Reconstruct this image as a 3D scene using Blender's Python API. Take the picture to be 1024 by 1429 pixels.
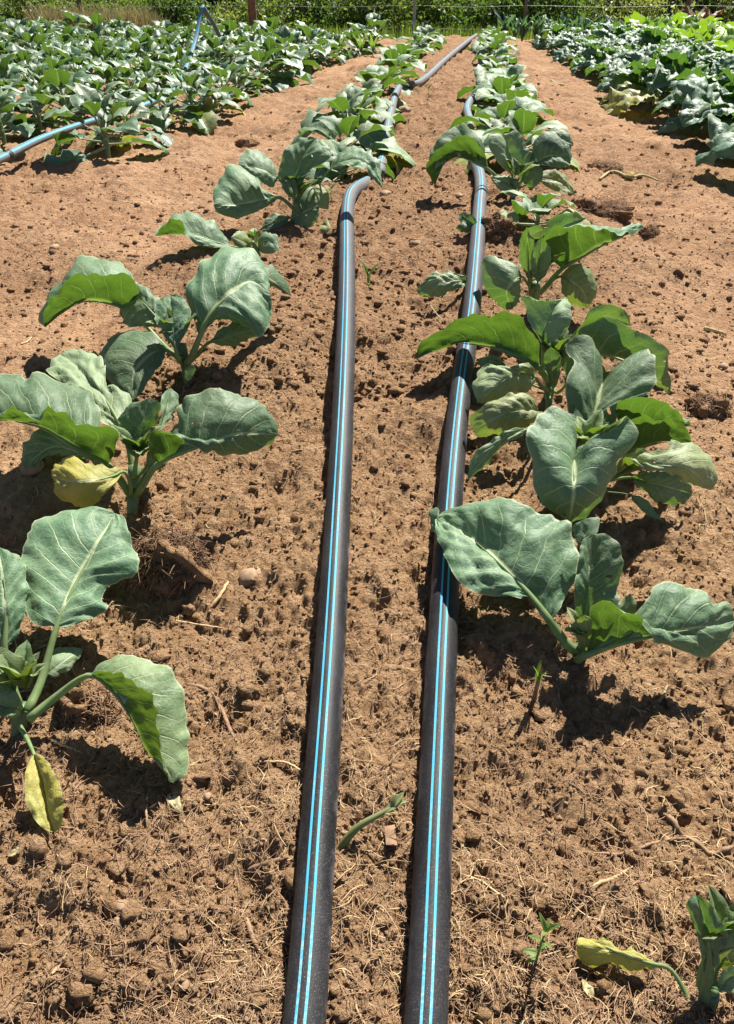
import bpy, math, random
import numpy as np
from mathutils import Vector, Matrix

# ------------------------------------------------------------------ camera, world, sun, exposure
scene = bpy.context.scene
for o in list(bpy.data.objects):
    bpy.data.objects.remove(o)
COL = scene.collection
CAM_Z = 0.86
PITCH = math.radians(35.1)          # tilt below the horizon
FPX, CX, CY = 1073.0, 512.0, 714.5  # focal length and centre, in photograph pixels
cd = bpy.data.cameras.new('camera')
cd.sensor_fit = 'VERTICAL'
cd.sensor_height = 24.0
cd.lens = 24.0 * FPX / 1429.0
cd.clip_start = 0.02
cd.clip_end = 2000.0
cam = bpy.data.objects.new('camera', cd)
COL.objects.link(cam)
cam.location = (0, 0, CAM_Z)
cam.rotation_euler = (math.pi / 2 - PITCH, 0, 0)
scene.camera = cam

SUN_EL, SUN_AZ = math.radians(52), math.radians(26)   # azimuth to the right of straight ahead
sun_dir = Vector((math.sin(SUN_AZ) * math.cos(SUN_EL), math.cos(SUN_AZ) * math.cos(SUN_EL), math.sin(SUN_EL)))
world = bpy.data.worlds.new('World')
scene.world = world
world.use_nodes = True
wn = world.node_tree
sky = wn.nodes.new('ShaderNodeTexSky')
sky.sky_type = 'NISHITA'
sky.sun_disc = False
sky.sun_elevation = SUN_EL
sky.sun_rotation = SUN_AZ
sky.air_density = 0.6
sky.dust_density = 0.3
bg = wn.nodes['Background']
wn.links.new(sky.outputs[0], bg.inputs[0])
bg.inputs[1].default_value = 0.05
sd = bpy.data.lights.new('sun', 'SUN')
sd.energy = 5.0
sd.angle = math.radians(0.53)
sd.color = (1.0, 0.95, 0.87)
sun = bpy.data.objects.new('sun', sd)
COL.objects.link(sun)
sun.rotation_euler = sun_dir.to_track_quat('Z', 'Y').to_euler()
vs = scene.view_settings
vs.view_transform = 'Standard'
vs.look = 'None'
vs.exposure = 1.2
vs.gamma = 1.0
vs.use_curve_mapping = False

# ------------------------------------------------------------------ small maths
rng = np.random.default_rng(11)
random.seed(11)
V3 = lambda *a: np.array(a, float)
FW = V3(0, math.cos(PITCH), -math.sin(PITCH))
UP = V3(0, math.sin(PITCH), math.cos(PITCH))
CAMP = V3(0, 0, CAM_Z)

def ray(px, py):
    return V3((px - CX) / FPX, 0, 0) - (py - CY) / FPX * UP + FW

def sstep(a, b, x):
    t = np.clip((x - a) / (b - a), 0, 1)
    return t * t * (3 - 2 * t)

def hump(X, Y, x, y, r, h):
    return h * np.exp(-((X - x) ** 2 + (Y - y) ** 2) / (r * r))

def g(X, Y):
    """smooth height of the field: it climbs away from the camera, flattens, then drops past the crest"""
    X = np.asarray(X, float); Y = np.asarray(Y, float)
    k = 0.03
    z = -k * np.logaddexp(0, (2.7 - Y) * 0.133 / k)
    z = z - 0.25 * np.logaddexp(0, np.minimum(Y, 26) - 16.8)
    z = z + hump(X, Y, 0.02, 3.95, 0.22, 0.05)
    return z

def on_ground(px, py, h=0.0):
    d = ray(px, py)
    t = 0.3; step = 0.02
    f = lambda s: CAM_Z + d[2] * s - float(g(d[0] * s, d[1] * s)) - h
    while f(t) > 0 and t < 60:
        t += step; step *= 1.02
    lo, hi = t - step, t
    for _ in range(30):
        m = (lo + hi) / 2
        if f(m) > 0: lo = m
        else: hi = m
    return CAMP + d * hi

def at_height(px, py, z):
    d = ray(px, py)
    return CAMP + d * ((z - CAM_Z) / d[2])

def at_away(px, py, Y):
    d = ray(px, py)
    return CAMP + d * (Y / d[1])

def to_px(P):
    q = np.asarray(P) - CAMP
    z = q @ FW
    return CX + FPX * q[0] / z, CY - FPX * (q @ UP) / z

def h2(ix, iy, s):
    n = (ix.astype(np.int64) * 374761393 + iy.astype(np.int64) * 668265263 + s * 1274126177) & 0xffffffff
    n = ((n ^ (n >> 13)) * 1274126177) & 0xffffffff
    n = (n ^ (n >> 16)) & 0xffffffff
    return n / 4294967295.0

def vnoise(x, y, s=0):
    x = np.asarray(x, float); y = np.asarray(y, float)
    ix = np.floor(x); iy = np.floor(y)
    fx = x - ix; fy = y - iy
    fx = fx * fx * (3 - 2 * fx); fy = fy * fy * (3 - 2 * fy)
    a = h2(ix, iy, s); b = h2(ix + 1, iy, s); c = h2(ix, iy + 1, s); d = h2(ix + 1, iy + 1, s)
    return (a + (b - a) * fx + (c - a) * fy + (a - b - c + d) * fx * fy) * 2 - 1

def fbm(x, y, s=0, o=3):
    r = 0; a = 1
    for i in range(o):
        r = r + a * vnoise(x * 2 ** i + 17.3 * i, y * 2 ** i - 9.1 * i, s + i); a *= 0.5
    return r

def clods(x, y, s, dens=0.6):
    """rounded lumps scattered one to a cell"""
    ix = np.floor(x); iy = np.floor(y)
    best = np.zeros_like(x)
    for dx in (-1, 0, 1):
        for dy in (-1, 0, 1):
            cx = ix + dx; cy = iy + dy
            px = cx + 0.1 + 0.8 * h2(cx, cy, s); py = cy + 0.1 + 0.8 * h2(cx, cy, s + 1)
            r = (0.25 + 0.45 * h2(cx, cy, s + 2)) * (h2(cx, cy, s + 3) < dens)
            ex = 0.75 + 0.5 * h2(cx, cy, s + 4)
            q = np.clip(r * r - ((x - px) * ex) ** 2 - ((y - py) / ex) ** 2, 0, None) / np.maximum(r, 0.05)
            best = np.maximum(best, q ** 0.85)
    return best

def catmull(P, n):
    """n+1 points spaced evenly along a smooth curve through P"""
    P = np.asarray(P, float)
    if len(P) == 2:
        return P[0] + (P[1] - P[0]) * np.linspace(0, 1, n + 1)[:, None]
    Q = np.vstack([2 * P[0] - P[1], P, 2 * P[-1] - P[-2]])
    t = np.concatenate([[0], np.cumsum(np.maximum(np.linalg.norm(np.diff(Q, axis=0), axis=1), 1e-6) ** 0.5)])
    out = []
    for i in range(1, len(Q) - 2):
        u = np.linspace(t[i], t[i + 1], 16, endpoint=False)[:, None]
        A1 = (t[i] - u) / (t[i] - t[i-1]) * Q[i-1] + (u - t[i-1]) / (t[i] - t[i-1]) * Q[i]
        A2 = (t[i+1] - u) / (t[i+1] - t[i]) * Q[i] + (u - t[i]) / (t[i+1] - t[i]) * Q[i+1]
        A3 = (t[i+2] - u) / (t[i+2] - t[i+1]) * Q[i+1] + (u - t[i+1]) / (t[i+2] - t[i+1]) * Q[i+2]
        B1 = (t[i+1] - u) / (t[i+1] - t[i-1]) * A1 + (u - t[i-1]) / (t[i+1] - t[i-1]) * A2
        B2 = (t[i+2] - u) / (t[i+2] - t[i]) * A2 + (u - t[i]) / (t[i+2] - t[i]) * A3
        out.append((t[i+1] - u) / (t[i+1] - t[i]) * B1 + (u - t[i]) / (t[i+1] - t[i]) * B2)
    C = np.vstack(out + [P[-1:]])
    s = np.concatenate([[0], np.cumsum(np.linalg.norm(np.diff(C, axis=0), axis=1))])
    u = np.linspace(0, s[-1], n + 1)
    return np.stack([np.interp(u, s, C[:, k]) for k in range(C.shape[1])], 1)

def unit(a):
    return a / np.maximum(np.linalg.norm(a, axis=-1, keepdims=True), 1e-9)

# ------------------------------------------------------------------ mesh and object helpers
def mesh_np(name, verts, faces, mat, uv=None, smooth=True, corner=None):
    """faces: array (n,3) or (n,4); uv per vertex"""
    me = bpy.data.meshes.new(name)
    verts = np.asarray(verts, np.float32); faces = np.asarray(faces, np.int32)
    n, k = faces.shape
    me.vertices.add(len(verts)); me.vertices.foreach_set('co', verts.ravel())
    me.loops.add(n * k); me.loops.foreach_set('vertex_index', faces.ravel())
    me.polygons.add(n)
    me.polygons.foreach_set('loop_start', np.arange(0, n * k, k, dtype=np.int32))
    me.polygons.foreach_set('use_smooth', np.full(n, smooth))
    if uv is not None:
        l = me.uv_layers.new(name='UVMap')
        l.data.foreach_set('uv', np.asarray(uv, np.float32)[faces.ravel()].ravel())
    if mat: me.materials.append(mat)
    me.update(calc_edges=True)
    return me

def link(name, data, parent=None, loc=None, **props):
    o = bpy.data.objects.new(name, data)
    COL.objects.link(o)
    if parent is not None: o.parent = parent
    if loc is not None: o.location = loc
    for k, v in props.items(): o[k] = v
    return o

def thing(name, label, cat, loc=(0, 0, 0), group=None, data=None):
    o = link(name, data, None, loc, label=label, category=cat)
    if group: o['group'] = group
    return o

def join(parts):
    """[(verts, faces, uv)] -> one triple"""
    V, F, U, n = [], [], [], 0
    for v, f, u in parts:
        V.append(v); F.append(f + n); U.append(u); n += len(v)
    return np.vstack(V), np.vstack(F), np.vstack(U)

def grid_faces(a, b, wrap=False):
    i = np.arange(a - 1)[:, None]
    j = np.arange(b if wrap else b - 1)[None, :]
    jn = (j + 1) % b
    q = np.stack([i * b + j, i * b + jn, (i + 1) * b + jn, (i + 1) * b + j], -1)
    return q.reshape(-1, 4)

def frames(P):
    T = unit(np.gradient(P, axis=0))
    S = np.zeros_like(P); N = np.zeros_like(P)
    n = np.array([0, 0, 1.0]) if abs(T[0][2]) < 0.9 else np.array([0, 1.0, 0])
    for i in range(len(P)):
        n = unit(n - T[i] * (n @ T[i])); N[i] = n; S[i] = np.cross(T[i], n)
    return T, S, N

def tube(P, R, k=8, cap=True, a0=0.0, a1=2 * math.pi, up=True):
    """tube along P with radius R (number or array); a0..a1 an arc about the upward side"""
    P = np.asarray(P, float); R = np.broadcast_to(np.asarray(R, float), (len(P),))
    T, S, N = frames(P)
    if up:   # keep angle zero pointing up
        N = unit(V3(0, 0, 1) - T * T[:, 2:3]); S = np.cross(T, N)
    full = abs(a1 - a0 - 2 * math.pi) < 1e-6
    m = k if full else k + 1
    a = a0 + (a1 - a0) * np.arange(m) / k
    V = P[:, None] + R[:, None, None] * (np.cos(a)[None, :, None] * N[:, None] + np.sin(a)[None, :, None] * S[:, None])
    F = grid_faces(len(P), m, full)
    s = np.concatenate([[0], np.cumsum(np.linalg.norm(np.diff(P, axis=0), axis=1))])
    UV = np.stack(np.broadcast_arrays(a[None, :] / (2 * math.pi), s[:, None]), -1).reshape(-1, 2)
    V = V.reshape(-1, 3)
    if cap and full:
        n0 = len(V)
        V = np.vstack([V, P[0] - T[0] * R[0] * 0.3, P[-1] + T[-1] * R[-1] * 0.3]); UV = np.vstack([UV, [0, 0], [0, s[-1]]])
        e = (len(P) - 1) * m
        c = [[n0, (j + 1) % m, j, j] for j in range(m)] + [[n0 + 1, e + j, e + (j + 1) % m, e + (j + 1) % m] for j in range(m)]
        c = np.array(c)
        # degenerate quads are avoided: caps are written as quads with a doubled centre only when needed
        mid = []
        for j in range(0, m, 2):
            mid.append([n0, (j + 2) % m, (j + 1) % m, j]); mid.append([n0 + 1, e + j, e + (j + 1) % m, e + (j + 2) % m])
        F = np.vstack([F, mid]) if m % 2 == 0 else F
    return V, F, UV

# ------------------------------------------------------------------ node materials
class NT:
    def __init__(s, name):
        s.m = bpy.data.materials.new(name); s.m.use_nodes = True
        s.t = s.m.node_tree; s.t.nodes.clear()
        s.out = s.t.nodes.new('ShaderNodeOutputMaterial')
    def n(s, typ, ins=None, **kw):
        nd = s.t.nodes.new('ShaderNode' + typ)
        for k, v in kw.items(): setattr(nd, k, v)
        for k, v in (ins or {}).items():
            if hasattr(v, 'links') or isinstance(v, bpy.types.NodeSocket): s.t.links.new(v, nd.inputs[k])
            else: nd.inputs[k].default_value = v
        return nd
    def math(s, op, a, b=0.0, c=0.0):
        return s.n('Math', {0: a, 1: b, 2: c}, operation=op).outputs[0]
    def mix(s, f, a, b, mode='MIX'):
        nd = s.n('Mix', {0: f}, data_type='RGBA', blend_type=mode)
        for i, v in ((6, a), (7, b)):
            if isinstance(v, bpy.types.NodeSocket): s.t.links.new(v, nd.inputs[i])
            else: nd.inputs[i].default_value = (*v, 1)
        return nd.outputs[2]
    def ramp(s, x, a, b, lo=0.0, hi=1.0):
        return s.n('MapRange', {0: x, 1: a, 2: b, 3: lo, 4: hi}, interpolation_type='SMOOTHSTEP').outputs[0]
    def noise(s, vec, scale, detail=4, rough=0.55, dist=0.0):
        return s.n('TexNoise', {'Vector': vec, 'Scale': scale, 'Detail': detail, 'Roughness': rough, 'Distortion': dist}).outputs[0]
    def attr(s, name):
        return s.n('Attribute', attribute_type='OBJECT', attribute_name=name).outputs['Fac']
    def bump(s, h, strength, dist, normal=None):
        ins = {'Height': h, 'Strength': strength, 'Distance': dist}
        if normal is not None: ins['Normal'] = normal
        return s.n('Bump', ins).outputs[0]
    def done(s, shader):
        s.t.links.new(shader, s.out.inputs[0]); return s.m

def principled(k, color, rough=0.6, normal=None, spec=0.5, **extra):
    ins = {'Base Color': color if isinstance(color, bpy.types.NodeSocket) else (*color, 1), 'Roughness': rough, 'Specular IOR Level': spec}
    if normal is not None: ins['Normal'] = normal
    ins.update(extra)
    return k.n('BsdfPrincipled', ins).outputs[0]

def make_leaf_material(name, top_a, top_b, under, glow, veincol, fac=0.33, rough=0.42, spec=0.55):
    k = NT(name)
    tc = k.n('TexCoord')
    sx = k.n('SeparateXYZ', {0: tc.outputs['UV']})
    u, t = sx.outputs[0], sx.outputs[1]
    v = k.math('ABSOLUTE', k.math('MULTIPLY_ADD', u, 2.0, -1.0))
    obj = tc.outputs['Object']
    rnd = k.n('ObjectInfo').outputs['Random']
    vec = k.n('Mapping', {'Vector': obj}).outputs[0]
    wob = k.noise(vec, 18, 3)
    ph = k.math('FRACT', k.math('ADD', k.math('MULTIPLY', k.math('SUBTRACT', t, k.math('MULTIPLY', v, 0.24)), 8.0), k.math('MULTIPLY', wob, 0.5)))
    d = k.math('ABSOLUTE', k.math('SUBTRACT', ph, 0.5))
    lat = k.math('MULTIPLY', k.ramp(d, 0.445, 0.5), k.ramp(v, 1.0, 0.35, 0.1, 0.9))
    midw = k.math('MULTIPLY_ADD', t, -0.065, 0.095)
    midr = k.ramp(v, midw, k.math('MULTIPLY', midw, 0.35), 0.0, 1.0)
    vor = k.n('TexVoronoi', {'Vector': k.n('VectorMath', {0: tc.outputs['UV'], 1: (13, 26, 1)}, operation='MULTIPLY').outputs[0], 'Scale': 1.0}, feature='DISTANCE_TO_EDGE').outputs[0]
    fine = k.ramp(vor, 0.06, 0.0, 0.0, 0.22)
    vein = k.math('MINIMUM', k.math('MAXIMUM', midr, k.math('MAXIMUM', lat, fine)), 1.0)
    big = k.noise(vec, 9, 4)
    small = k.noise(vec, 60, 4)
    yel = k.attr('yellow'); pale = k.attr('pale')
    top = k.mix(k.ramp(big, 0.3, 0.7), top_a, top_b)
    top = k.mix(k.math('MULTIPLY', k.ramp(small, 0.5, 0.75), 0.30), top, (0.25, 0.34, 0.26))
    top = k.mix(k.math('MULTIPLY', pale, 0.7), top, (0.34, 0.42, 0.24))
    ypatch = k.math('MINIMUM', k.math('MULTIPLY', yel, k.ramp(big, 0.25, 0.65, 0.55, 1.15)), 1.0)
    top = k.mix(ypatch, top, (0.50, 0.50, 0.11))
    topv = k.mix(k.math('MULTIPLY', vein, 0.82), top, veincol)
    und = k.mix(ypatch, under, (0.42, 0.44, 0.08))
    undv = k.mix(k.math('MULTIPLY', vein, 0.6), und, (0.20, 0.30, 0.12))
    topv = k.mix(k.ramp(v, 0.955, 0.985, 0.0, 0.6), topv, (0.45, 0.50, 0.30))
    undv = k.mix(k.ramp(v, 0.955, 0.985, 0.0, 0.5), undv, (0.45, 0.50, 0.26))
    # dry specks and a scorched spot here and there
    spot = k.math('MULTIPLY', k.ramp(k.noise(vec, 34, 2), 0.73, 0.76), 0.7)
    topv = k.mix(spot, topv, (0.30, 0.22, 0.10))
    back = k.n('NewGeometry').outputs['Backfacing']
    col = k.mix(back, topv, undv)
    hsv = k.n('HueSaturation', {'Hue': k.math('MULTIPLY_ADD', rnd, 0.03, 0.474), 'Saturation': 1.05, 'Value': k.math('MULTIPLY_ADD', rnd, 0.35, 0.83), 'Color': col}).outputs[0]
    hgt = k.math('ADD', k.math('MULTIPLY', vein, -0.8), k.math('ADD', k.math('MULTIPLY', k.ramp(vor, 0.0, 0.5), 0.22), k.math('ADD', k.math('MULTIPLY', small, 0.35), k.math('MULTIPLY', k.noise(vec, 38, 4, 0.6, 0.6), 2.2))))
    nrm = k.bump(hgt, 0.5, 0.0024)
    pr = principled(k, hsv, k.math('MULTIPLY_ADD', small, 0.2, rough - 0.1), nrm, k.math('MULTIPLY_ADD', back, -0.35, spec))
    g1 = k.mix(ypatch, glow, (0.55, 0.55, 0.04))
    g1 = k.mix(k.math('MULTIPLY', vein, 0.5), g1, (0.42, 0.55, 0.12))
    tr = k.n('BsdfTranslucent', {'Color': g1, 'Normal': nrm}).outputs[0]
    sh = k.n('MixShader', {0: fac, 1: pr, 2: tr}).outputs[0]
    hole = k.math('MULTIPLY', k.math('GREATER_THAN', k.noise(vec, 41, 1, 0.5, 0.4), 0.792), k.math('GREATER_THAN', v, 0.12))
    sh = k.n('MixShader', {0: hole, 1: sh, 2: k.n('BsdfTransparent').outputs[0]}).outputs[0]
    return k.done(sh)

M_LEAF = make_leaf_material('cabbage_leaf', (0.08, 0.165, 0.088), (0.185, 0.285, 0.165), (0.08, 0.145, 0.04), (0.13, 0.26, 0.02), (0.50, 0.56, 0.34), fac=0.28, rough=0.54, spec=0.4)
M_BROCCOLI = make_leaf_material('broccoli_leaf', (0.055, 0.125, 0.068), (0.135, 0.225, 0.135), (0.07, 0.125, 0.035), (0.11, 0.22, 0.02), (0.36, 0.42, 0.25), fac=0.28, rough=0.45, spec=0.55)
M_COLLARD = make_leaf_material('collard_leaf', (0.075, 0.155, 0.09), (0.15, 0.245, 0.165), (0.05, 0.11, 0.03), (0.10, 0.23, 0.02), (0.16, 0.25, 0.16), rough=0.5, spec=0.45)
M_LETTUCE = make_leaf_material('lettuce_leaf', (0.14, 0.26, 0.03), (0.20, 0.32, 0.06), (0.16, 0.28, 0.04), (0.30, 0.52, 0.02), (0.28, 0.36, 0.12), spec=0.3)
M_LEEK = make_leaf_material('blue_leaf', (0.05, 0.10, 0.10), (0.08, 0.14, 0.14), (0.06, 0.11, 0.08), (0.10, 0.24, 0.06), (0.16, 0.24, 0.2))
M_CHARD = make_leaf_material('red_leaf', (0.10, 0.05, 0.02), (0.16, 0.09, 0.03), (0.14, 0.06, 0.02), (0.4, 0.14, 0.02), (0.3, 0.05, 0.04))

def plain(name, a, b, scale, rough=0.7, bump=0.3, dist=0.002, spec=0.4, trans=None):
    k = NT(name)
    vec = k.n('TexCoord').outputs['Object']
    nz = k.noise(vec, scale, 5)
    c = k.mix(k.ramp(nz, 0.3, 0.7), a, b)
    rnd = k.n('ObjectInfo').outputs['Random']
    c = k.n('HueSaturation', {'Value': k.math('MULTIPLY_ADD', rnd, 0.3, 0.85), 'Color': c}).outputs[0]
    sh = principled(k, c, rough, k.bump(nz, bump, dist), spec)
    if trans:
        tr = k.n('BsdfTranslucent', {'Color': (*trans, 1)}).outputs[0]
        sh = k.n('MixShader', {0: 0.3, 1: sh, 2: tr}).outputs[0]
    return k.done(sh)

M_SHOOT = plain('shoot', (0.22, 0.25, 0.10), (0.32, 0.33, 0.16), 40, 0.5, 0.3, 0.001, 0.4, (0.3, 0.4, 0.08))
M_STALK = plain('leaf_stalk', (0.18, 0.27, 0.10), (0.27, 0.35, 0.16), 40, 0.45, 0.2, 0.001, 0.4, (0.25, 0.42, 0.05))
M_STEM = plain('stem', (0.10, 0.17, 0.08), (0.16, 0.23, 0.11), 50, 0.5, 0.3, 0.001)
M_STONE = plain('stone', (0.25, 0.16, 0.095), (0.37, 0.26, 0.165), 45, 0.85, 0.5, 0.002, 0.2)
M_STRAW = plain('straw', (0.40, 0.27, 0.14), (0.52, 0.39, 0.22), 25, 0.75, 0.2, 0.001, 0.25)
M_ROOT = plain('root', (0.18, 0.108, 0.062), (0.34, 0.22, 0.135), 60, 0.85, 0.4, 0.001, 0.2)
M_BARK = plain('bark', (0.10, 0.075, 0.05), (0.22, 0.17, 0.12), 20, 0.9, 0.6, 0.01, 0.2)
M_POSTB = plain('brown_post', (0.17, 0.08, 0.04), (0.26, 0.14, 0.08), 14, 0.85, 0.5, 0.006, 0.2)
M_POSTG = plain('grey_post', (0.30, 0.28, 0.24), (0.42, 0.40, 0.36), 14, 0.8, 0.4, 0.005, 0.2)
M_WIRE = plain('wire', (0.22, 0.22, 0.2), (0.3, 0.3, 0.27), 20, 0.5, 0.0, 0.001, 0.5)
M_DRYLEAF = plain('withered_leaf', (0.42, 0.36, 0.17), (0.55, 0.50, 0.30), 50, 0.7, 0.4, 0.002, 0.3, (0.4, 0.35, 0.1))
M_WEED = plain('weed_leaf', (0.10, 0.17, 0.04), (0.17, 0.25, 0.07), 60, 0.5, 0.3, 0.001, 0.4, (0.3, 0.5, 0.05))

def soil(name):
    k = NT(name)
    geo = k.n('NewGeometry')
    P = geo.outputs['Position']
    sx = k.n('SeparateXYZ', {0: P})
    n1 = k.noise(P, 2.2, 5, 0.6)
    n2 = k.noise(P, 26, 6, 0.65)
    n3 = k.noise(P, 170, 5, 0.7)
    n4 = k.noise(P, 620, 3, 0.7)
    n5 = k.noise(P, 48, 5, 0.7, 0.5)
    n6 = k.noise(P, 7.5, 6, 0.7)
    near = k.ramp(sx.outputs[1], 0.9, 3.2)          # redder, moister soil farther up the bed
    tan = k.mix(k.ramp(n2, 0.3, 0.72), (0.40, 0.235, 0.118), (0.58, 0.375, 0.21))
    red = k.mix(k.ramp(n2, 0.3, 0.72), (0.30, 0.16, 0.085), (0.48, 0.29, 0.165))
    c = k.mix(k.math('MULTIPLY', near, 0.75), tan, red)
    path = k.n('Attribute', attribute_type='GEOMETRY', attribute_name='trodden').outputs['Fac']
    c = k.mix(k.math('MULTIPLY', path, 0.55), c, k.mix(k.ramp(n1, 0.35, 0.7), (0.375, 0.215, 0.12), (0.50, 0.325, 0.195)))
    c = k.mix(k.math('MULTIPLY', path, k.ramp(n6, 0.52, 0.66, 0.0, 0.75)), c, (0.23, 0.122, 0.068))
    c = k.mix(k.ramp(n5, 0.56, 0.70, 0.0, 0.28), c, (0.19, 0.105, 0.06))
    c = k.mix(k.ramp(n3, 0.56, 0.72, 0.0, 0.55), c, (0.14, 0.08, 0.045))
    c = k.mix(k.ramp(n3, 0.42, 0.28, 0.0, 0.5), c, (0.52, 0.37, 0.23))
    c = k.mix(k.ramp(n4, 0.58, 0.75, 0.0, 0.38), c, (0.13, 0.075, 0.045))
    grass = k.ramp(k.math('ADD', sx.outputs[1], k.math('MULTIPLY', n1, 3.0)), 18.0, 20.0)
    c = k.mix(grass, c, k.mix(n2, (0.06, 0.09, 0.025), (0.16, 0.17, 0.06)))
    vn = k.n('TexVoronoi', {'Vector': P, 'Scale': 95.0, 'Randomness': 1.0}, feature='F1').outputs[0]
    h = k.math('ADD', k.math('MULTIPLY', n3, 1.2), k.math('ADD', k.math('MULTIPLY', n4, 0.45), k.math('ADD', k.math('MULTIPLY', vn, -0.55), k.math('MULTIPLY', n5, 2.2))))
    rel = k.math('MULTIPLY_ADD', path, -0.25, 1.0)
    nrm = k.bump(h, k.math('MULTIPLY', rel, 1.0), 0.013)
    return k.done(principled(k, c, 0.95, nrm, 0.1))
M_SOIL = soil('soil')

def pipe_material():
    k = NT('black_pipe')
    vec = k.n('TexCoord').outputs['Object']
    P = k.n('NewGeometry')
    up = k.n('SeparateXYZ', {0: P.outputs['Normal']}).outputs[2]
    n1 = k.noise(vec, 7, 5, 0.6)
    n2 = k.noise(vec, 260, 3, 0.6)
    n3 = k.noise(vec, 900, 2)
    far = k.ramp(k.n('SeparateXYZ', {0: P.outputs['Position']}).outputs[1], 1.2, 5.0, 0.0, 0.62)  # sun glare on the far stretch, painted as paler colour with distance
    dust_glare = k.math('ADD', k.ramp(n1, 0.35, 0.75, 0.0, 0.09), far)
    dust_glare = k.math('MULTIPLY', dust_glare, k.ramp(n2, 0.25, 0.65, 0.45, 1.0))
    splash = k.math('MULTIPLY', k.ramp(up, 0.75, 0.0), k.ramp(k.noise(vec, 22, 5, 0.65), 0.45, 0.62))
    dust_glare = k.math('MAXIMUM', dust_glare, k.math('MULTIPLY', splash, 0.5))
    c = k.mix(dust_glare, (0.008, 0.008, 0.010), (0.27, 0.26, 0.265))
    c = k.mix(k.ramp(n3, 0.62, 0.70, 0.0, 0.6), c, (0.4, 0.36, 0.3))
    nrm = k.bump(k.math('ADD', n2, k.math('MULTIPLY', n3, 0.5)), 0.25, 0.0012)
    return k.done(principled(k, c, k.math('MULTIPLY_ADD', dust_glare, 0.4, 0.52), nrm, 0.28))
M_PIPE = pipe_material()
def stripe_material():
    k = NT('blue_stripe')
    vec = k.n('TexCoord').outputs['Object']
    n1 = k.noise(vec, 9, 4); n2 = k.noise(vec, 240, 3)
    c = k.mix(k.math('MULTIPLY', k.ramp(n1, 0.4, 0.75), k.ramp(n2, 0.4, 0.65)), (0.06, 0.36, 0.54), (0.33, 0.45, 0.48))
    c = k.mix(k.ramp(n2, 0.66, 0.74, 0, 0.6), c, (0.3, 0.27, 0.24))
    return k.done(principled(k, c, 0.6, k.bump(n2, 0.2, 0.001), 0.2))
M_STRIPE = stripe_material()

def foliage_material(name, a, b, glow):
    k = NT(name)
    vec = k.n('NewGeometry').outputs['Position']
    n1 = k.noise(vec, 1.3, 3); n2 = k.noise(vec, 25, 2)
    c = k.mix(k.ramp(k.math('ADD', k.math('MULTIPLY', n1, 0.6), k.math('MULTIPLY', n2, 0.4)), 0.35, 0.65), a, b)
    pr = principled(k, c, 0.55, None, 0.35)
    tr = k.n('BsdfTranslucent', {'Color': (*glow, 1)}).outputs[0]
    return k.done(k.n('MixShader', {0: 0.35, 1: pr, 2: tr}).outputs[0])
M_FOL = [foliage_material('shrub_foliage_dark', (0.05, 0.085, 0.025), (0.10, 0.14, 0.045), (0.16, 0.28, 0.03)),
         foliage_material('shrub_foliage_mid', (0.09, 0.13, 0.035), (0.17, 0.20, 0.065), (0.28, 0.40, 0.05)),
         foliage_material('shrub_foliage_pale', (0.14, 0.17, 0.045), (0.24, 0.25, 0.09), (0.38, 0.45, 0.08))]
M_DRYGRASS = foliage_material('dry_grass', (0.22, 0.18, 0.09), (0.32, 0.27, 0.14), (0.25, 0.22, 0.08))
M_GRASS = foliage_material('green_grass', (0.07, 0.11, 0.025), (0.15, 0.18, 0.05), (0.22, 0.34, 0.03))

# ------------------------------------------------------------------ the ground, one sheet
ROW_L = np.array([on_ground(*p) for p in ((20, 1015), (182, 715), (262, 530), (362, 350), (425, 312), (495, 225), (540, 150), (580, 85), (605, 60))])
ROW_R = np.array([on_ground(*p) for p in ((985, 1400), (805, 922), (795, 690), (765, 555), (745, 425), (715, 275), (700, 190), (690, 110), (685, 60))])
def row_x(R, Y):
    return np.interp(Y, R[:, 1], R[:, 0])

LPX = [(408, 1560), (424, 1429), (444, 1150), (461, 900), (472, 700), (479, 560), (483, 440), (484, 350), (484, 305)]
RPX = [(585, 1560), (594, 1429), (606, 1150), (617, 900), (628, 700), (641, 560), (657, 440), (665, 350), (669, 290)]
BANKS = [np.array([on_ground(*p) for p in q]) for q in (LPX, RPX)]
def bank(X, Y):
    """soil pushed up unevenly against the pipes"""
    z = 0
    for i, b in enumerate(BANKS):
        dx = np.abs(X - np.interp(Y, b[:, 1], b[:, 0]))
        z = z + 0.022 * np.clip(fbm(X * 7, Y * 7, 90 + i, 2) + 0.1, 0, 1) * np.exp(-((dx - 0.045) / 0.028) ** 2) * (Y < b[-1, 1])
    return z

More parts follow.
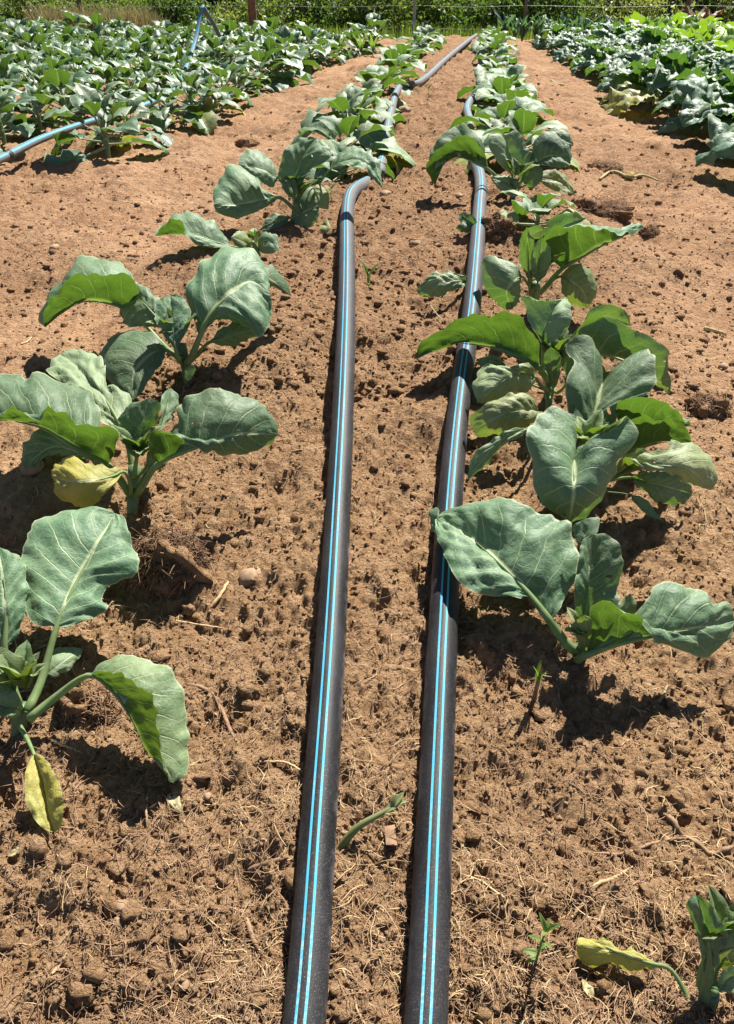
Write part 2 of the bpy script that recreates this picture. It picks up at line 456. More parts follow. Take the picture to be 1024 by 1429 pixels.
def detail(X, Y):
    """clumpy relief of the soil, in metres, and how trodden it is"""
    xl = row_x(ROW_L, Y); xr = row_x(ROW_R, Y)
    bed = sstep(-0.45, -0.1, X - xl) * (1 - sstep(0.1, 0.5, X - xr))
    wob = fbm(X * 2.1, Y * 2.1, 5, 3)
    trod = np.clip((1 - bed) * (0.75 + 0.5 * wob), 0, 1)
    trod = np.where(Y < 1.2, trod * sstep(0.5, 1.3, Y), trod)
    r = (1 - 0.38 * trod) * (1 - 0.3 * sstep(1.2, 2.2, Y) + 0.55 * sstep(3, 6, Y))
    und = 0.022 * fbm(X * 2.7, Y * 2.7, 20, 3) + 0.016 * fbm(X * 6.5, Y * 6.5, 23, 3) * (0.35 + 0.65 * (1 - trod))
    edge = sstep(-0.62, -0.3, X - xl) * (1 - sstep(0.3, 0.62, X - xr))
    und = und + bank(X, Y) - 0.05 * (1 - edge) * sstep(1.0, 2.0, Y) + 0.02 * fbm(X * 3.7 + 4, Y * 3.7, 27, 3) * sstep(2.2, 3.5, Y)
    wx = X + 0.014 * fbm(X * 22, Y * 22, 60, 3) + 0.003 * fbm(X * 80, Y * 80, 61, 2)
    wy = Y + 0.014 * fbm(X * 22 + 9, Y * 22, 70, 3) + 0.003 * fbm(X * 80, Y * 80 + 5, 71, 2)
    z = 0.012 * fbm(wx * 11, wy * 11, 30, 3)
    z = z + 0.36 / 14 * clods(wx * 14, wy * 14, 100, 0.13) * (0.7 + 0.4 * wob)
    z = z + 0.30 / 40 * clods(wx * 40, wy * 40, 200, 0.4)
    z = z + 0.75 / 90 * clods(wx * 90, wy * 90, 300, 0.8)
    z = z + 0.0075 * fbm(X * 55, Y * 48, 45, 3)
    pits = np.clip(fbm(wx * 11, wy * 11, 40, 3) - 0.62, 0, 1)
    z = z - 0.02 * pits
    z = z + 0.0045 * (1 - np.abs(fbm(wx * 50, wy * 50, 50, 3))) 
    ridge = 0.02 * bed * 0
    return und + ridge + z * r - 0.018, trod

def build_ground():
    yf = [0.42]
    while yf[-1] < 17: yf.append(yf[-1] + 0.0034 * (yf[-1] * 0.82 + 0.62))
    y = np.concatenate([[-400, -60, -12, -4, -1.5, -0.4, 0.0, 0.2, 0.33], yf, [17.3, 18, 19, 20.5, 22, 24, 27, 32, 45, 80, 200, 900]])
    cf = np.linspace(-1, 1, 500)
    dep = np.clip(y * 0.82 + 0.62, 0.75, 20)
    half = 0.56 * dep + 0.12
    Xf = half[:, None] * cf[None, :]
    out = np.array([1.04, 1.12, 1.3, 1.7, 2.6, 5, 14, 60, 400])
    outer = np.maximum(half[:, None] * out[None, :], half[:, None] + out[None, :] * 0.1)
    X = np.concatenate([-outer[:, ::-1], Xf, outer], 1)
    Y = np.broadcast_to(y[:, None], X.shape)
    Z = g(X, Y)
    fine = (Y > 0.3) & (Y < 17.2) & (np.abs(X) < half[:, None] * 1.5)
    d, tr = detail(X, Y)
    Z = Z + np.where(fine, d, 0.01 * fbm(X * 1.5, Y * 1.5, 3, 2))
    V = np.stack([X, Y, Z], -1).reshape(-1, 3)
    me = mesh_np('ground', V, grid_faces(*X.shape), M_SOIL)
    a = me.attributes.new('trodden', 'FLOAT', 'POINT')
    a.data.foreach_set('value', (tr * (Y > 0.4) * (Y < 17)).astype(np.float32).ravel())
    link('ground', me, kind='structure')
build_ground()

def gz(x, y):
    d, _ = detail(np.array([x]), np.array([y]))
    return float(g(x, y) + d[0])

# loose clods lying on the soil, far too many to count
def ico(sub):
    import bmesh
    bm = bmesh.new(); bmesh.ops.create_icosphere(bm, subdivisions=sub, radius=1)
    v = np.array([q.co[:] for q in bm.verts]); f = np.array([[q.index for q in t.verts] for t in bm.faces]); bm.free()
    return v, f
ICO_V, ICO_F = ico(2)
ICO1_V, ICO1_F = ico(2)

def in_view_points(n, ymin, ymax, power=1.6):
    y = ymin + (ymax - ymin) * rng.random(n) ** power
    half = 0.56 * (y * 0.82 + 0.62) + 0.1
    x = (rng.random(n) * 2 - 1) * half
    return x, y

def build_clods(n, ball, smin, srng, pw, y0=0.42, y1=5.0):
    x, y = in_view_points(n, y0, y1, 1.7)
    d, tr = detail(x, y)
    keep = rng.random(n) > tr * 0.55
    x, y, d = x[keep], y[keep], d[keep]; n = len(x)
    s = smin + srng * rng.random(n) ** pw
    z = g(x, y) + d
    ICO1_V, ICO1_F = ball
    nv = len(ICO1_V)
    J = 1 + 0.42 * (rng.random((n, nv)) * 2 - 1)
    V = ICO1_V[None] * J[..., None]
    sc = s[:, None] * (0.7 + 0.6 * rng.random((n, 3))); sc[:, 2] *= 0.75
    V = V * sc[:, None]
    a = rng.random(n) * 6.28
    c, sn = np.cos(a)[:, None], np.sin(a)[:, None]
    V = np.stack([V[..., 0] * c - V[..., 1] * sn, V[..., 0] * sn + V[..., 1] * c, V[..., 2]], -1)
    V = V + np.stack([x, y, z + s * 0.08], -1)[:, None]
    F = (ICO1_F[None] + (np.arange(n) * nv)[:, None, None]).reshape(-1, 3)
    me = mesh_np('soil_crumbs', V.reshape(-1, 3), F, M_SOIL)
    link('soil_crumbs', me, kind='stuff')
build_clods(2600, (ICO1_V, ICO1_F), 0.003, 0.014, 4.5)
build_clods(42000, ico(1), 0.0014, 0.0042, 2.0)
build_clods(7000, ico(1), 0.004, 0.014, 3.0, 2.0, 10.0)

def fibre_mesh(x, y, z, L, r, seed, lift=0.004, sides=3, seg=4, curl=0.9, tilt=0.25):
    q = np.random.default_rng(seed)
    n = len(x)
    a = q.random(n) * 6.283
    da = (q.random((n, seg)) - 0.5) * curl + (q.random((n, 1)) - 0.5) * curl
    ang = a[:, None] + np.cumsum(da, 1)
    st = L[:, None] / seg
    px = np.concatenate([np.zeros((n, 1)), np.cumsum(np.cos(ang) * st, 1)], 1)
    py = np.concatenate([np.zeros((n, 1)), np.cumsum(np.sin(ang) * st, 1)], 1)
    pz = np.concatenate([np.zeros((n, 1)), np.cumsum((q.random((n, seg)) - 0.5) * st * tilt * 2 + (q.random((n, 1)) - 0.4) * st * tilt, 1)], 1)
    P = np.stack([px - px.mean(1, keepdims=True) + x[:, None], py - py.mean(1, keepdims=True) + y[:, None], pz], -1)
    base, _ = detail(P[..., 0].ravel(), P[..., 1].ravel())
    follow = (g(P[..., 0], P[..., 1]).ravel() + base).reshape(n, -1)
    P[..., 2] += np.maximum(follow, z[:, None] - 0.004) * 0.6 + z[:, None] * 0.4 + lift
    T = unit(np.gradient(P, axis=1))
    S = unit(np.cross(T, V3(0, 0, 1))); N = np.cross(S, T)
    th = np.arange(sides) * 2 * math.pi / sides + 0.5
    taper = 1 - 0.55 * np.abs(np.linspace(-1, 1, seg + 1)) ** 2
    R = r[:, None] * taper[None]
    V = P[:, :, None] + R[..., None, None] * (np.cos(th)[None, None, :, None] * S[:, :, None] + np.sin(th)[None, None, :, None] * 0.7 * N[:, :, None])
    F = grid_faces(seg + 1, sides, True)
    per = (seg + 1) * sides
    F = (F[None] + (np.arange(n) * per)[:, None, None]).reshape(-1, 4)
    return V.reshape(-1, 3), F

def build_litter():
    n = 17000
    x, y = in_view_points(n, 0.42, 4.6, 1.5)
    patch = fbm(x * 3.5, y * 3.5, 77, 2)
    d, tr = detail(x, y)
    keep = rng.random(n) < np.clip(0.25 + patch * 1.5, 0.03, 1) * (1 - 0.35 * tr)
    x, y, d = x[keep], y[keep], d[keep]; n = len(x)
    L = 0.012 + 0.05 * rng.random(n) ** 2.2; r = 0.0004 + 0.0008 * rng.random(n) ** 2
    V, F = fibre_mesh(x, y, g(x, y) + d, L, r, 5)
    link('straw_litter', mesh_np('straw_litter', V, F, M_STRAW), kind='stuff')
    n = 30000
    x, y = in_view_points(n, 0.42, 4.6, 1.5)
    patch = fbm(x * 3.0 + 7, y * 3.0, 78, 2)
    d, tr = detail(x, y)
    keep = rng.random(n) < np.clip(0.4 + patch * 1.4, 0.05, 1) * (1 - 0.35 * tr)
    x, y, d = x[keep], y[keep], d[keep]; n = len(x)
    L = 0.015 + 0.06 * rng.random(n) ** 2; r = 0.0004 + 0.0007 * rng.random(n) ** 2
    V, F = fibre_mesh(x, y, g(x, y) + d, L, r, 6, curl=1.4)
    link('root_fibres', mesh_np('root_fibres', V, F, M_ROOT), kind='stuff')
build_litter()

# ------------------------------------------------------------------ pipes
PIPE_R = 0.0287
def px_path(pts, lift):
    out = []
    for p in pts:
        h = lift if len(p) == 2 else p[2]
        out.append(on_ground(p[0], p[1], h))
    return np.array(out)

def build_pipe(name, label, P, r, stripes, clamps=(), n=None):
    L = np.linalg.norm(np.diff(P, axis=0), axis=1).sum()
    C = catmull(P, n or int(L / 0.03))
    base = C[0].copy(); base[2] -= r
    C = C - base
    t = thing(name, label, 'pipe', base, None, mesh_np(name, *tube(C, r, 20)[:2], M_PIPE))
    for lo, hi in stripes:
        link('stripe', mesh_np('stripe', *tube(C, r + 0.0004, 4, False, math.radians(lo), math.radians(hi))[:2], M_STRIPE), t)
    for c in clamps:
        q = np.asarray(c) - base
        i = int(np.argmin(np.linalg.norm(C - q, axis=1)))
        seg = C[max(i - 1, 0):i + 2]
        seg = catmull(seg, 6)
        link('clamp', mesh_np('clamp', *tube(seg, [r * 1.03, r * 1.14, r * 1.16, r * 1.16, r * 1.16, r * 1.14, r * 1.03], 20)[:2], M_CLAMP), t)
    return t
M_CLAMP = plain('black_clamp', (0.012, 0.012, 0.013), (0.03, 0.03, 0.03), 60, 0.5, 0.2, 0.001)

lh = PIPE_R + 0.004
LP = px_path([(408, 1560), (424, 1429), (444, 1150), (461, 900), (472, 700), (479, 560), (483, 440), (484, 350), (484, 305), (486, 283, 0.04), (491, 270, 0.034), (500, 262, 0.012), (510, 256, -0.035), (520, 250, -0.035), (528, 243, 0.008), (533, 225), (539, 190), (546, 155), (554, 128), (562, 120), (578, 118), (590, 112), (620, 85), (655, 56), (672, 46)], lh)
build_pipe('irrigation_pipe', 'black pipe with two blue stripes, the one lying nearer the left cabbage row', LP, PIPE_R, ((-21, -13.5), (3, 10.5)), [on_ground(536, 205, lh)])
RP = px_path([(585, 1560), (594, 1429), (606, 1150), (617, 900), (628, 700), (641, 560), (657, 440), (665, 350), (669, 290), (671, 262), (668, 240), (662, 226), (657, 200), (655, 170), (652, 150), (664, 132), (690, 114), (702, 101)], lh)
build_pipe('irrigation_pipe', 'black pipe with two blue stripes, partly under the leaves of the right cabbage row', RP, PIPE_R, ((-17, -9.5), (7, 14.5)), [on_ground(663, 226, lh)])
def field_hose():
    a = [on_ground(*p, 0.03) for p in ((-90, 262), (0, 222), (60, 193), (120, 172), (180, 155), (225, 137))]
    Y = a[-1][1]
    b = [at_away(*p) for p in ((247, 122, Y + 0.8), (262, 88, Y + 1.6), (273, 55, Y + 2.0), (280, 20, Y + 2.2), (283, 10, Y + 2.24), (288, 18, Y + 2.28), (297, 32, Y + 2.4), (306, 50, Y + 2.5))]
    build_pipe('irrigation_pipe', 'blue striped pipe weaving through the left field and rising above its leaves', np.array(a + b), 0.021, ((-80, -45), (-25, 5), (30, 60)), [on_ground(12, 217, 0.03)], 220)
field_hose()

# ------------------------------------------------------------------ leaves
def leaf_grid(M, L, R, nt=30, nu=10, seed=0, crinkle=1.0, ruffle=1.0, jag=1.0, bulge=0.12):
    """surface spanned by a midrib and two margins (all from blade base to tip); upper side = (right - left) x forward"""
    q = np.random.default_rng(seed)
    M = np.asarray(M, float)
    Lc = catmull(np.vstack([M[:1], L, M[-1:]]), nt); Rc = catmull(np.vstack([M[:1], R, M[-1:]]), nt)
    Mc = catmull(M, nt)
    T = unit(np.gradient(Mc, axis=0))
    t = np.linspace(0, 1, nt + 1)
    size = np.linalg.norm(np.diff(Mc, axis=0), axis=1).sum()
    env = np.sin(np.pi * np.clip(t, 0, 1)) ** 0.4
    rows = []
    for side, E in ((-1, Lc), (1, Rc)):
        j = 1 + jag * env * (0.045 * fbm(t * 9 + seed, t * 0 + side * 3.1, seed, 3) + 0.04 * fbm(t * 24, t * 0 + side * 7.7, seed + 5, 2))
        D = (E - Mc) * j[:, None]
        nrm = unit(np.cross(D * side, T))
        w = np.linalg.norm(D, axis=1, keepdims=True)
        v = np.linspace(0, 1, nu + 1)[:, None, None]
        S = Mc[None] + D[None] * v + nrm[None] * w[None] * bulge * 4 * v * (1 - v)
        rows.append(S)
    G = np.concatenate([rows[0][::-1], rows[1][1:]], 0).transpose(1, 0, 2)     # nt+1, 2nu+1, 3
    u = np.linspace(-1, 1, 2 * nu + 1)
    du = np.gradient(G, axis=1); dt = np.gradient(G, axis=0)
    N = unit(np.cross(du, dt))
    N[0] = N[1]; N[-1] = N[-2]
    v = np.abs(u)[None, :]; tt = t[:, None]
    e2 = env[:, None]
    ph = (tt - 0.24 * v) * 8
    blist = -np.cos(2 * np.pi * ph) * np.clip(v * 3, 0, 1) * (1 - v * 0.5) * 0.0022
    lump = 0.0045 * fbm(u[None, :] * 2.6 + seed * 1.7, tt * 6 + 0 * v, seed + 9, 4)
    sgn = np.sign(u)[None, :]
    ruf = v ** 3 * (0.0105 * fbm(tt * 8 + sgn * 13.7 + seed, tt * 0 + sgn * 2.2, seed + 3, 2) + 0.006 * fbm(tt * 20 + sgn * 5.1, tt * 0 + sgn, seed + 4, 2))
    sc = size / 0.25
    disp = (crinkle * (blist + lump) + ruffle * ruf) * sc * e2
    G = G + N * disp[..., None]
    UV = np.stack(np.broadcast_arrays((u[None, :] + 1) / 2, tt), -1)
    # spread midrib rib a little: a shallow groove
    G = G - N * (np.exp(-(v / 0.05) ** 2) * 0.0012 * sc * e2)[..., None]
    # grid rows run along t, columns along u -> face winding so that the normal is du x dt
    return G.reshape(-1, 3), grid_faces(nt + 1, 2 * nu + 1), UV.reshape(-1, 2)

class Plant:
    def __init__(s, px, py, label, cat='cabbage plant', name='cabbage_plant', group='cabbage plants along the two pipe rows', mat=None):
        s.base = on_ground(px, py)
        s.base[2] = gz(s.base[0], s.base[1]) + 0.004
        s.z0 = float(g(s.base[0], s.base[1]))
        s.t = thing(name, label, cat, s.base, group)
        s.seed = int(px * 7 + py)
        s.mat = mat or M_LEAF
    def pt(s, p, mode, h=None):
        v = p[2] if len(p) > 2 else h
        if mode == 'h':
            return at_height(p[0], p[1], s.z0 + v / 100)
        return at_away(p[0], p[1], s.base[1] + v / 100)
    def leaf(s, mid, L, R, mode='h', stalk=None, sr=0.006, nt=34, nu=11, label=None, name='leaf', **kw):
        props = {k: kw.pop(k) for k in ('yellow', 'pale') if k in kw}
        hs = np.array([p[2] for p in mid], float)
        hm = lambda f: float(np.interp(f, np.linspace(0, 1, len(hs)), hs))
        conv = lambda E: np.array([s.pt(p, mode, hm((i + 1) / (len(E) + 1))) for i, p in enumerate(E)])
        M = np.array([s.pt(p, mode) for p in mid])
        s.seed += 1
        v, f, uv = leaf_grid(M, conv(L), conv(R), nt, nu, s.seed, **kw)
        o = link(name, mesh_np(name, v - s.base, f, s.mat, uv), s.t, **props)
        if label: o['label'] = label
        # stalk: from the stem to the blade, running on as the thick lower midrib
        inward = unit(M[0] - M[1])
        root = s.pt(stalk, 'h') if stalk else s.base + V3(0, 0, 0.035)
        Mc = catmull(M, 20)
        dn = V3(0, 0, 0.002)
        if sr > 0:
            d = np.linalg.norm(M[0] - root)
            mid_ = (root + M[0]) / 2 + inward * d * 0.12 - V3(0, 0, 0.1 * d)
            P = catmull(np.vstack([root, mid_, M[0] - dn, Mc[4] - dn, Mc[9] - dn, Mc[13] - dn * 0.6]), 18)
            rad = np.interp(np.linspace(0, 1, 19), [0, 0.25, 0.5, 1], [sr * 1.25, sr, sr * 0.75, sr * 0.12])
            tv, tf, _ = tube(P, rad, 8, up=False)
            link('leaf_stalk', mesh_np('leaf_stalk', tv - s.base, tf, M_STALK), o, **props)
        return o
    def small(s, px, py, h, size, az, el, name='young_leaf', **kw):
        """small free leaf placed in space: azimuth from +X, elevation"""
        p = at_height(px, py, s.z0 + h / 100)
        v, f, uv = leaf_free(size, size * kw.get('w', 0.55), az, el, kw.get('arch', 40), kw.get('fold', 35), s.seed + int(px))
        s.seed += 1
        o = link(name, mesh_np(name, v + p - s.base, f, s.mat, uv), s.t)
        if 'yellow' in kw: o['yellow'] = kw['yellow']
    def heart(s, px, py, h, n=7, size=0.075):
        for i in range(n):
            a = 360 * i / n * 1.618 + s.seed * 13
            s.small(px + 6 * math.cos(math.radians(a)), py + random.uniform(-4, 4), h, size * random.uniform(0.7, 1.15), a, random.uniform(45, 80), arch=random.uniform(5, 50), fold=random.uniform(30, 55), yellow=0.18)
    def stem(s, px, py, h, r=0.011):
        top = at_height(px, py, s.z0 + h / 100)
        P = catmull(np.vstack([s.base - V3(0, 0, 0.03), s.base + (top - s.base) * 0.45 + V3(0.002, 0, 0), top]), 8)
        v, f, _ = tube(P, np.linspace(r, r * 1.15, 9), 10, up=False)
        link('stem', mesh_np('stem', v - s.base, f, M_STEM), s.t)

def leaf_free(length, width, az, el, arch, fold, seed, petiole=0.0, nt=14, nu=5, shape=0.45, **kw):
    """a leaf growing from the origin; az/el of its start, bending down by arch degrees; its halves folded up by fold"""
    n = 9
    s = np.linspace(0, 1, n)
    th = np.radians(el) - np.radians(arch) * s ** 1.3
    d = np.stack([np.cos(th), np.sin(th)], 1) * length / (n - 1)
    xy = np.vstack([[0, 0], np.cumsum((d[:-1] + d[1:]) / 2, 0)])
    xy += petiole * np.array([math.cos(math.radians(el)), math.sin(math.radians(el))])
    ca, sa = math.cos(math.radians(az)), math.sin(math.radians(az))
    M = np.stack([xy[:, 0] * ca, xy[:, 0] * sa, xy[:, 1]], 1)
    T = unit(np.gradient(M, axis=0))
    S = np.tile(V3(sa, -ca, 0), (n, 1))                    # right-hand side
    N = np.cross(S, T)
    w = width / 2 * np.sin(np.pi * np.clip(s, 0, 1) ** (0.62 + shape * 0.3)) ** 0.75
    f = math.radians(fold)
    fs = f * (1 - 0.6 * s)
    R = M + w[:, None] * (np.cos(fs)[:, None] * S + np.sin(fs)[:, None] * N)
    L = M + w[:, None] * (-np.cos(fs)[:, None] * S + np.sin(fs)[:, None] * N)
    v, fc, uv = leaf_grid(M, L[1:-1], R[1:-1], nt, nu, seed, **kw)
    if petiole > 0:
        P = np.vstack([[0, 0, 0], M[0], M[0] + (M[1] - M[0]) * 0.7]); P[1:, 2] -= 0.003
        tv, tf, tu = tube(catmull(P, 4), np.array([1.2, 1, 0.9, 0.7, 0.4]) * length * 0.024, 5, False, up=False)
        tu = np.tile([0.5, 0.3], (len(tv), 1))
        v, fc, uv = join([(v, fc, uv), (tv, tf, tu)])
    return v, fc, uv

# ------------------------------------------------------------------ the nearest plants, leaf by leaf
# (photograph column, row, height above the soil in cm) for midrib, left and right margin
# --- left row, nearest
p = Plant(20, 1015, 'nearest left cabbage plant, cut by the photo edge, with a long drooping leaf')
p.stem(32, 985, 4, 0.013)
p.leaf([(78, 876, 11.5), (90, 846, 13.5), (112, 800, 16), (134, 762, 18.5), (160, 716, 20.5)],
       [(39, 864, 12.5), (25, 809, 15.5), (29, 758, 18.5), (62, 718, 21), (109, 707, 21.5)],
       [(96, 874, 11.5), (150, 849, 12.5), (146, 832, 13), (152, 817, 13.8), (187, 805, 14.5), (196, 774, 16.5), (178, 741, 19), (172, 724, 20)],
       stalk=(38, 992, 4), sr=0.007, nt=44, nu=14, jag=0.8)
p.leaf([(6, 905, 12), (8, 850, 17), (4, 800, 21), (-4, 762, 23)], [(-40, 880, 13), (-62, 820, 18), (-35, 770, 22)], [(22, 892, 12.5), (33, 860, 15), (34, 815, 18), (24, 770, 22)], stalk=(26, 985, 4), sr=0.007)
p.leaf([(126, 941, 11), (160, 966, 10.5), (187, 1009, 8), (207, 1050, 5), (241, 1093, 1.5)],
       [(140, 926, 11.5), (173, 914, 12.5), (217, 921, 12), (252, 960, 9), (264, 1024, 5), (262, 1078, 2)],
       [(137, 937, 13), (170, 944, 14.5), (201, 962, 15), (223, 1003, 13), (229, 1053, 7)],
       stalk=(40, 1004, 4), sr=0.0065, nt=44, nu=14, yellow=0.1, label='long stalked leaf arching over and drooping to the soil', jag=0.5, crinkle=0.7)
p.leaf([(47, 1052, 5), (58, 1090, 3.6), (66, 1125, 2), (76, 1162, 0.8)], [(60, 1056, 6.2), (78, 1088, 6), (88, 1120, 4.5), (86, 1152, 2)],
       [(38, 1066, 5.2), (34, 1100, 4.2), (42, 1132, 3), (60, 1156, 1.6)], stalk=(28, 1014, 3.5), sr=0.0035, yellow=0.8, label='yellowing lower leaf hanging onto the soil', jag=0.3)
p.leaf([(66, 940, 6), (86, 925, 7), (116, 905, 6)], [(66, 915, 7), (92, 902, 7)], [(75, 945, 5.5), (102, 928, 5.5)], stalk=(36, 995, 4), sr=0.004, pale=0.6, nt=20, nu=8)
p.leaf([(22, 968, 9), (8, 945, 11), (-6, 926, 12)], [(4, 964, 11), (-8, 946, 13)], [(24, 944, 11), (16, 920, 13), (2, 908, 13)], stalk=(28, 990, 4), sr=0.004, nt=20, nu=8)
p.leaf([(24, 990, 6), (6, 985, 7.5), (-20, 975, 8)], [(4, 1000, 7), (-12, 990, 7)], [(26, 972, 9), (14, 962, 10), (-4, 962, 9)], sr=0.004, nt=20, nu=8)
p.heart(36, 960, 9, 9, 0.085)
# --- left row, second
p = Plant(182, 715, 'cabbage plant with a yellow lower leaf beside the pale stone, second of the left row')
p.stem(188, 650, 9, 0.013)
p.leaf([(222, 645, 14), (250, 632, 16), (290, 619, 18), (335, 606, 19), (389, 607, 16)],
       [(226, 616, 17), (243, 585, 21), (258, 554, 24.5), (284, 546, 25.5), (312, 548, 25), (345, 551, 24), (371, 569, 21), (384, 592, 18)],
       [(214, 640, 17), (209, 606, 22), (226, 602, 22), (245, 608, 21), (276, 624, 18), (305, 634, 14.5), (340, 634, 13), (374, 618, 14)],
       stalk=(190, 690, 4), sr=0.0075, nt=46, nu=14)
p.leaf([(150, 648, 12), (117, 632, 14.5), (78, 606, 17), (40, 590, 18), (-10, 588, 17), (-45, 600, 14)],
       [(167, 622, 18), (160, 599, 22), (113, 584, 24), (78, 577, 24), (40, 579, 21.5), (0, 581, 19.5), (-28, 590, 17)],
       [(149, 612, 15), (138, 576, 18), (120, 545, 19.5), (96, 530, 20.5), (62, 517, 21.5), (44, 528, 21), (30, 514, 21.5), (-15, 516, 21), (-44, 560, 17)],
       stalk=(180, 688, 5), sr=0.0075, nt=46, nu=14)
p.leaf([(176, 612, 14), (155, 570, 18), (125, 530, 20), (85, 494, 20)], [(164, 600, 15), (138, 580, 16.5), (100, 545, 19), (65, 512, 20)],
       [(184, 590, 15), (186, 556, 18), (168, 537, 20), (152, 540, 20), (148, 513, 21), (128, 490, 21.5), (105, 486, 21)], stalk=(184, 672, 6), sr=0.006, pale=0.8, label='pale top leaf leaning away')
p.leaf([(172, 657, 13.5), (145, 667, 15.5), (110, 672, 16), (74, 668, 14)], [(166, 670, 13.5), (148, 687, 13), (128, 704, 10.5), (100, 705, 10), (78, 689, 11.5)],
       [(150, 652, 15.5), (129, 648, 16), (98, 641, 15.5), (76, 645, 14.5)], stalk=(182, 690, 5), sr=0.004, yellow=1.0, label='yellow lower leaf', crinkle=1.3)
p.leaf([(152, 652, 7), (110, 632, 10), (70, 625, 10), (33, 652, 5)], [(116, 640, 8), (85, 636, 8), (58, 643, 6.5), (40, 656, 4)], [(120, 612, 12.5), (78, 600, 13), (45, 610, 11), (30, 632, 7)], stalk=(180, 692, 4), sr=0.005)
p.leaf([(190, 640, 12), (198, 600, 18), (206, 556, 24)], [(174, 620, 14), (166, 590, 19), (180, 562, 23)], [(206, 612, 15), (222, 580, 20), (222, 562, 23)], stalk=(186, 668, 7), sr=0.005, nt=26)
p.leaf([(222, 606, 16), (232, 572, 19), (238, 541, 22)], [(224, 575, 20), (226, 552, 22)], [(242, 576, 18), (249, 553, 20.5)], stalk=(190, 668, 7), sr=0.004, nt=20, nu=8)
p.leaf([(206, 655, 11), (222, 640, 13), (236, 622, 14)], [(205, 632, 14), (222, 616, 15)], [(222, 656, 11), (236, 640, 12)], stalk=(188, 680, 6), sr=0.004, nt=18, nu=7)
p.heart(194, 636, 13, 12, 0.08)
# --- left row, third
p = Plant(262, 530, 'cabbage plant with a broad leaf hanging beside its stem, third of the left row')
p.stem(252, 480, 9, 0.013)
p.leaf([(185, 437, 13), (166, 428, 15.5), (140, 419, 18), (110, 422, 16.5), (84, 438, 12.5), (62, 457, 8)],
       [(193, 403, 21), (173, 377, 27), (160, 371, 28.5), (135, 378, 28), (103, 386, 25), (78, 407, 20), (64, 436, 13)],
       [(190, 408, 17), (170, 369, 22), (146, 359, 23.5), (116, 366, 22), (86, 386, 18), (64, 420, 12), (57, 440, 9)],
       stalk=(250, 500, 6), sr=0.007, nt=44, nu=13, label='leaf arching outward with its underside lit through')
p.leaf([(278, 470, 13), (292, 440, 18), (320, 410, 22), (350, 393, 23.5), (377, 410, 21)],
       [(264, 430, 18), (263, 398, 23), (281, 366, 27), (301, 348, 29), (326, 340, 30), (356, 351, 28), (371, 373, 25)],
       [(286, 462, 14.5), (302, 446, 16), (335, 455, 15), (364, 469, 13), (379, 440, 16)],
       stalk=(260, 505, 5), sr=0.0085, nt=46, nu=14, label='large round leaf folded over its stalk')
p.leaf([(335, 415, 20), (368, 385, 22), (406, 413, 14)], [(352, 380, 23), (378, 368, 22.5), (398, 390, 18)], [(352, 408, 19), (382, 402, 17)], sr=0.0, nt=22, nu=8)
p.leaf([(232, 488, 9), (208, 498, 8.5), (188, 522, 5.5), (186, 558, 1)], [(226, 506, 7.5), (208, 530, 4.5), (196, 550, 2)], [(217, 470, 11), (186, 461, 11), (152, 472, 9), (138, 500, 6), (148, 526, 3.5), (170, 548, 1.5)], stalk=(256, 510, 4), sr=0.005)
p.leaf([(228, 455, 13), (207, 430, 17), (188, 415, 18), (166, 428, 14)], [(216, 458, 12), (195, 456, 12), (172, 450, 11.5)], [(224, 420, 18), (206, 401, 20.5), (190, 397, 20.5), (172, 412, 17)], stalk=(252, 495, 7), sr=0.006)
p.leaf([(245, 488, 11), (240, 450, 17), (238, 412, 22)], [(230, 470, 14), (217, 434, 19), (224, 416, 21.5)], [(256, 470, 14), (266, 440, 18), (256, 414, 22)], stalk=(252, 500, 6), sr=0.006, nt=26)
p.leaf([(290, 478, 10), (330, 465, 12), (374, 458, 9)], [(320, 452, 14), (352, 448, 13)], [(312, 480, 9), (350, 476, 8)], stalk=(262, 508, 5), sr=0.005, nt=22, nu=8)
p.leaf([(262, 532, 4), (264, 520, 6), (268, 508, 8)], [(258, 524, 5), (260, 514, 7)], [(270, 524, 5), (273, 514, 7)], sr=0.0, nt=14, nu=5)
p.heart(248, 470, 12, 12, 0.085)
# --- right row, nearest whole plant
p = Plant(805, 922, 'cabbage plant with one big flat leaf over the right pipe, nearest whole right plant')
p.stem(812, 902, 3.5, 0.012)
p.leaf([(768, 866, 8.5), (747, 838, 10.5), (712, 801, 13), (675, 765, 14), (640, 738, 14), (609, 724, 13)],
       [(754, 846, 10.5), (735, 832, 11), (713, 831, 11), (683, 834, 10), (645, 816, 11), (622, 780, 12.5), (609, 742, 13)],
       [(778, 850, 10), (790, 828, 11.5), (801, 792, 14.5), (797, 758, 17), (785, 730, 19), (760, 718, 19.5), (730, 707, 20), (687, 697, 19), (650, 705, 16.5), (622, 714, 14)],
       stalk=(806, 910, 2.5), sr=0.0085, nt=50, nu=16, jag=0.7)
p.leaf([(612, 722, 13), (606, 728, 11.5), (600, 722, 11)], [(611, 742, 10.5), (604, 742, 10)], [(612, 710, 13.5), (600, 710, 12)], sr=0, nt=12, nu=5, name='leaf_tip')
p.leaf([(815, 872, 9), (819, 850, 12), (821, 800, 18), (827, 745, 23)], [(804, 856, 11), (800, 825, 16), (808, 780, 20), (814, 752, 22)],
       [(834, 862, 11), (862, 835, 15), (866, 812, 17), (870, 790, 20), (862, 758, 23), (845, 745, 24)], stalk=(812, 908, 3), sr=0.007, nt=40, nu=12)
p.leaf([(818, 775, 18), (816, 745, 21), (812, 726, 23)], [(804, 754, 20), (800, 734, 22)], [(830, 752, 21), (835, 722, 23)], sr=0.003, nt=18, nu=7, stalk=(812, 840, 10))
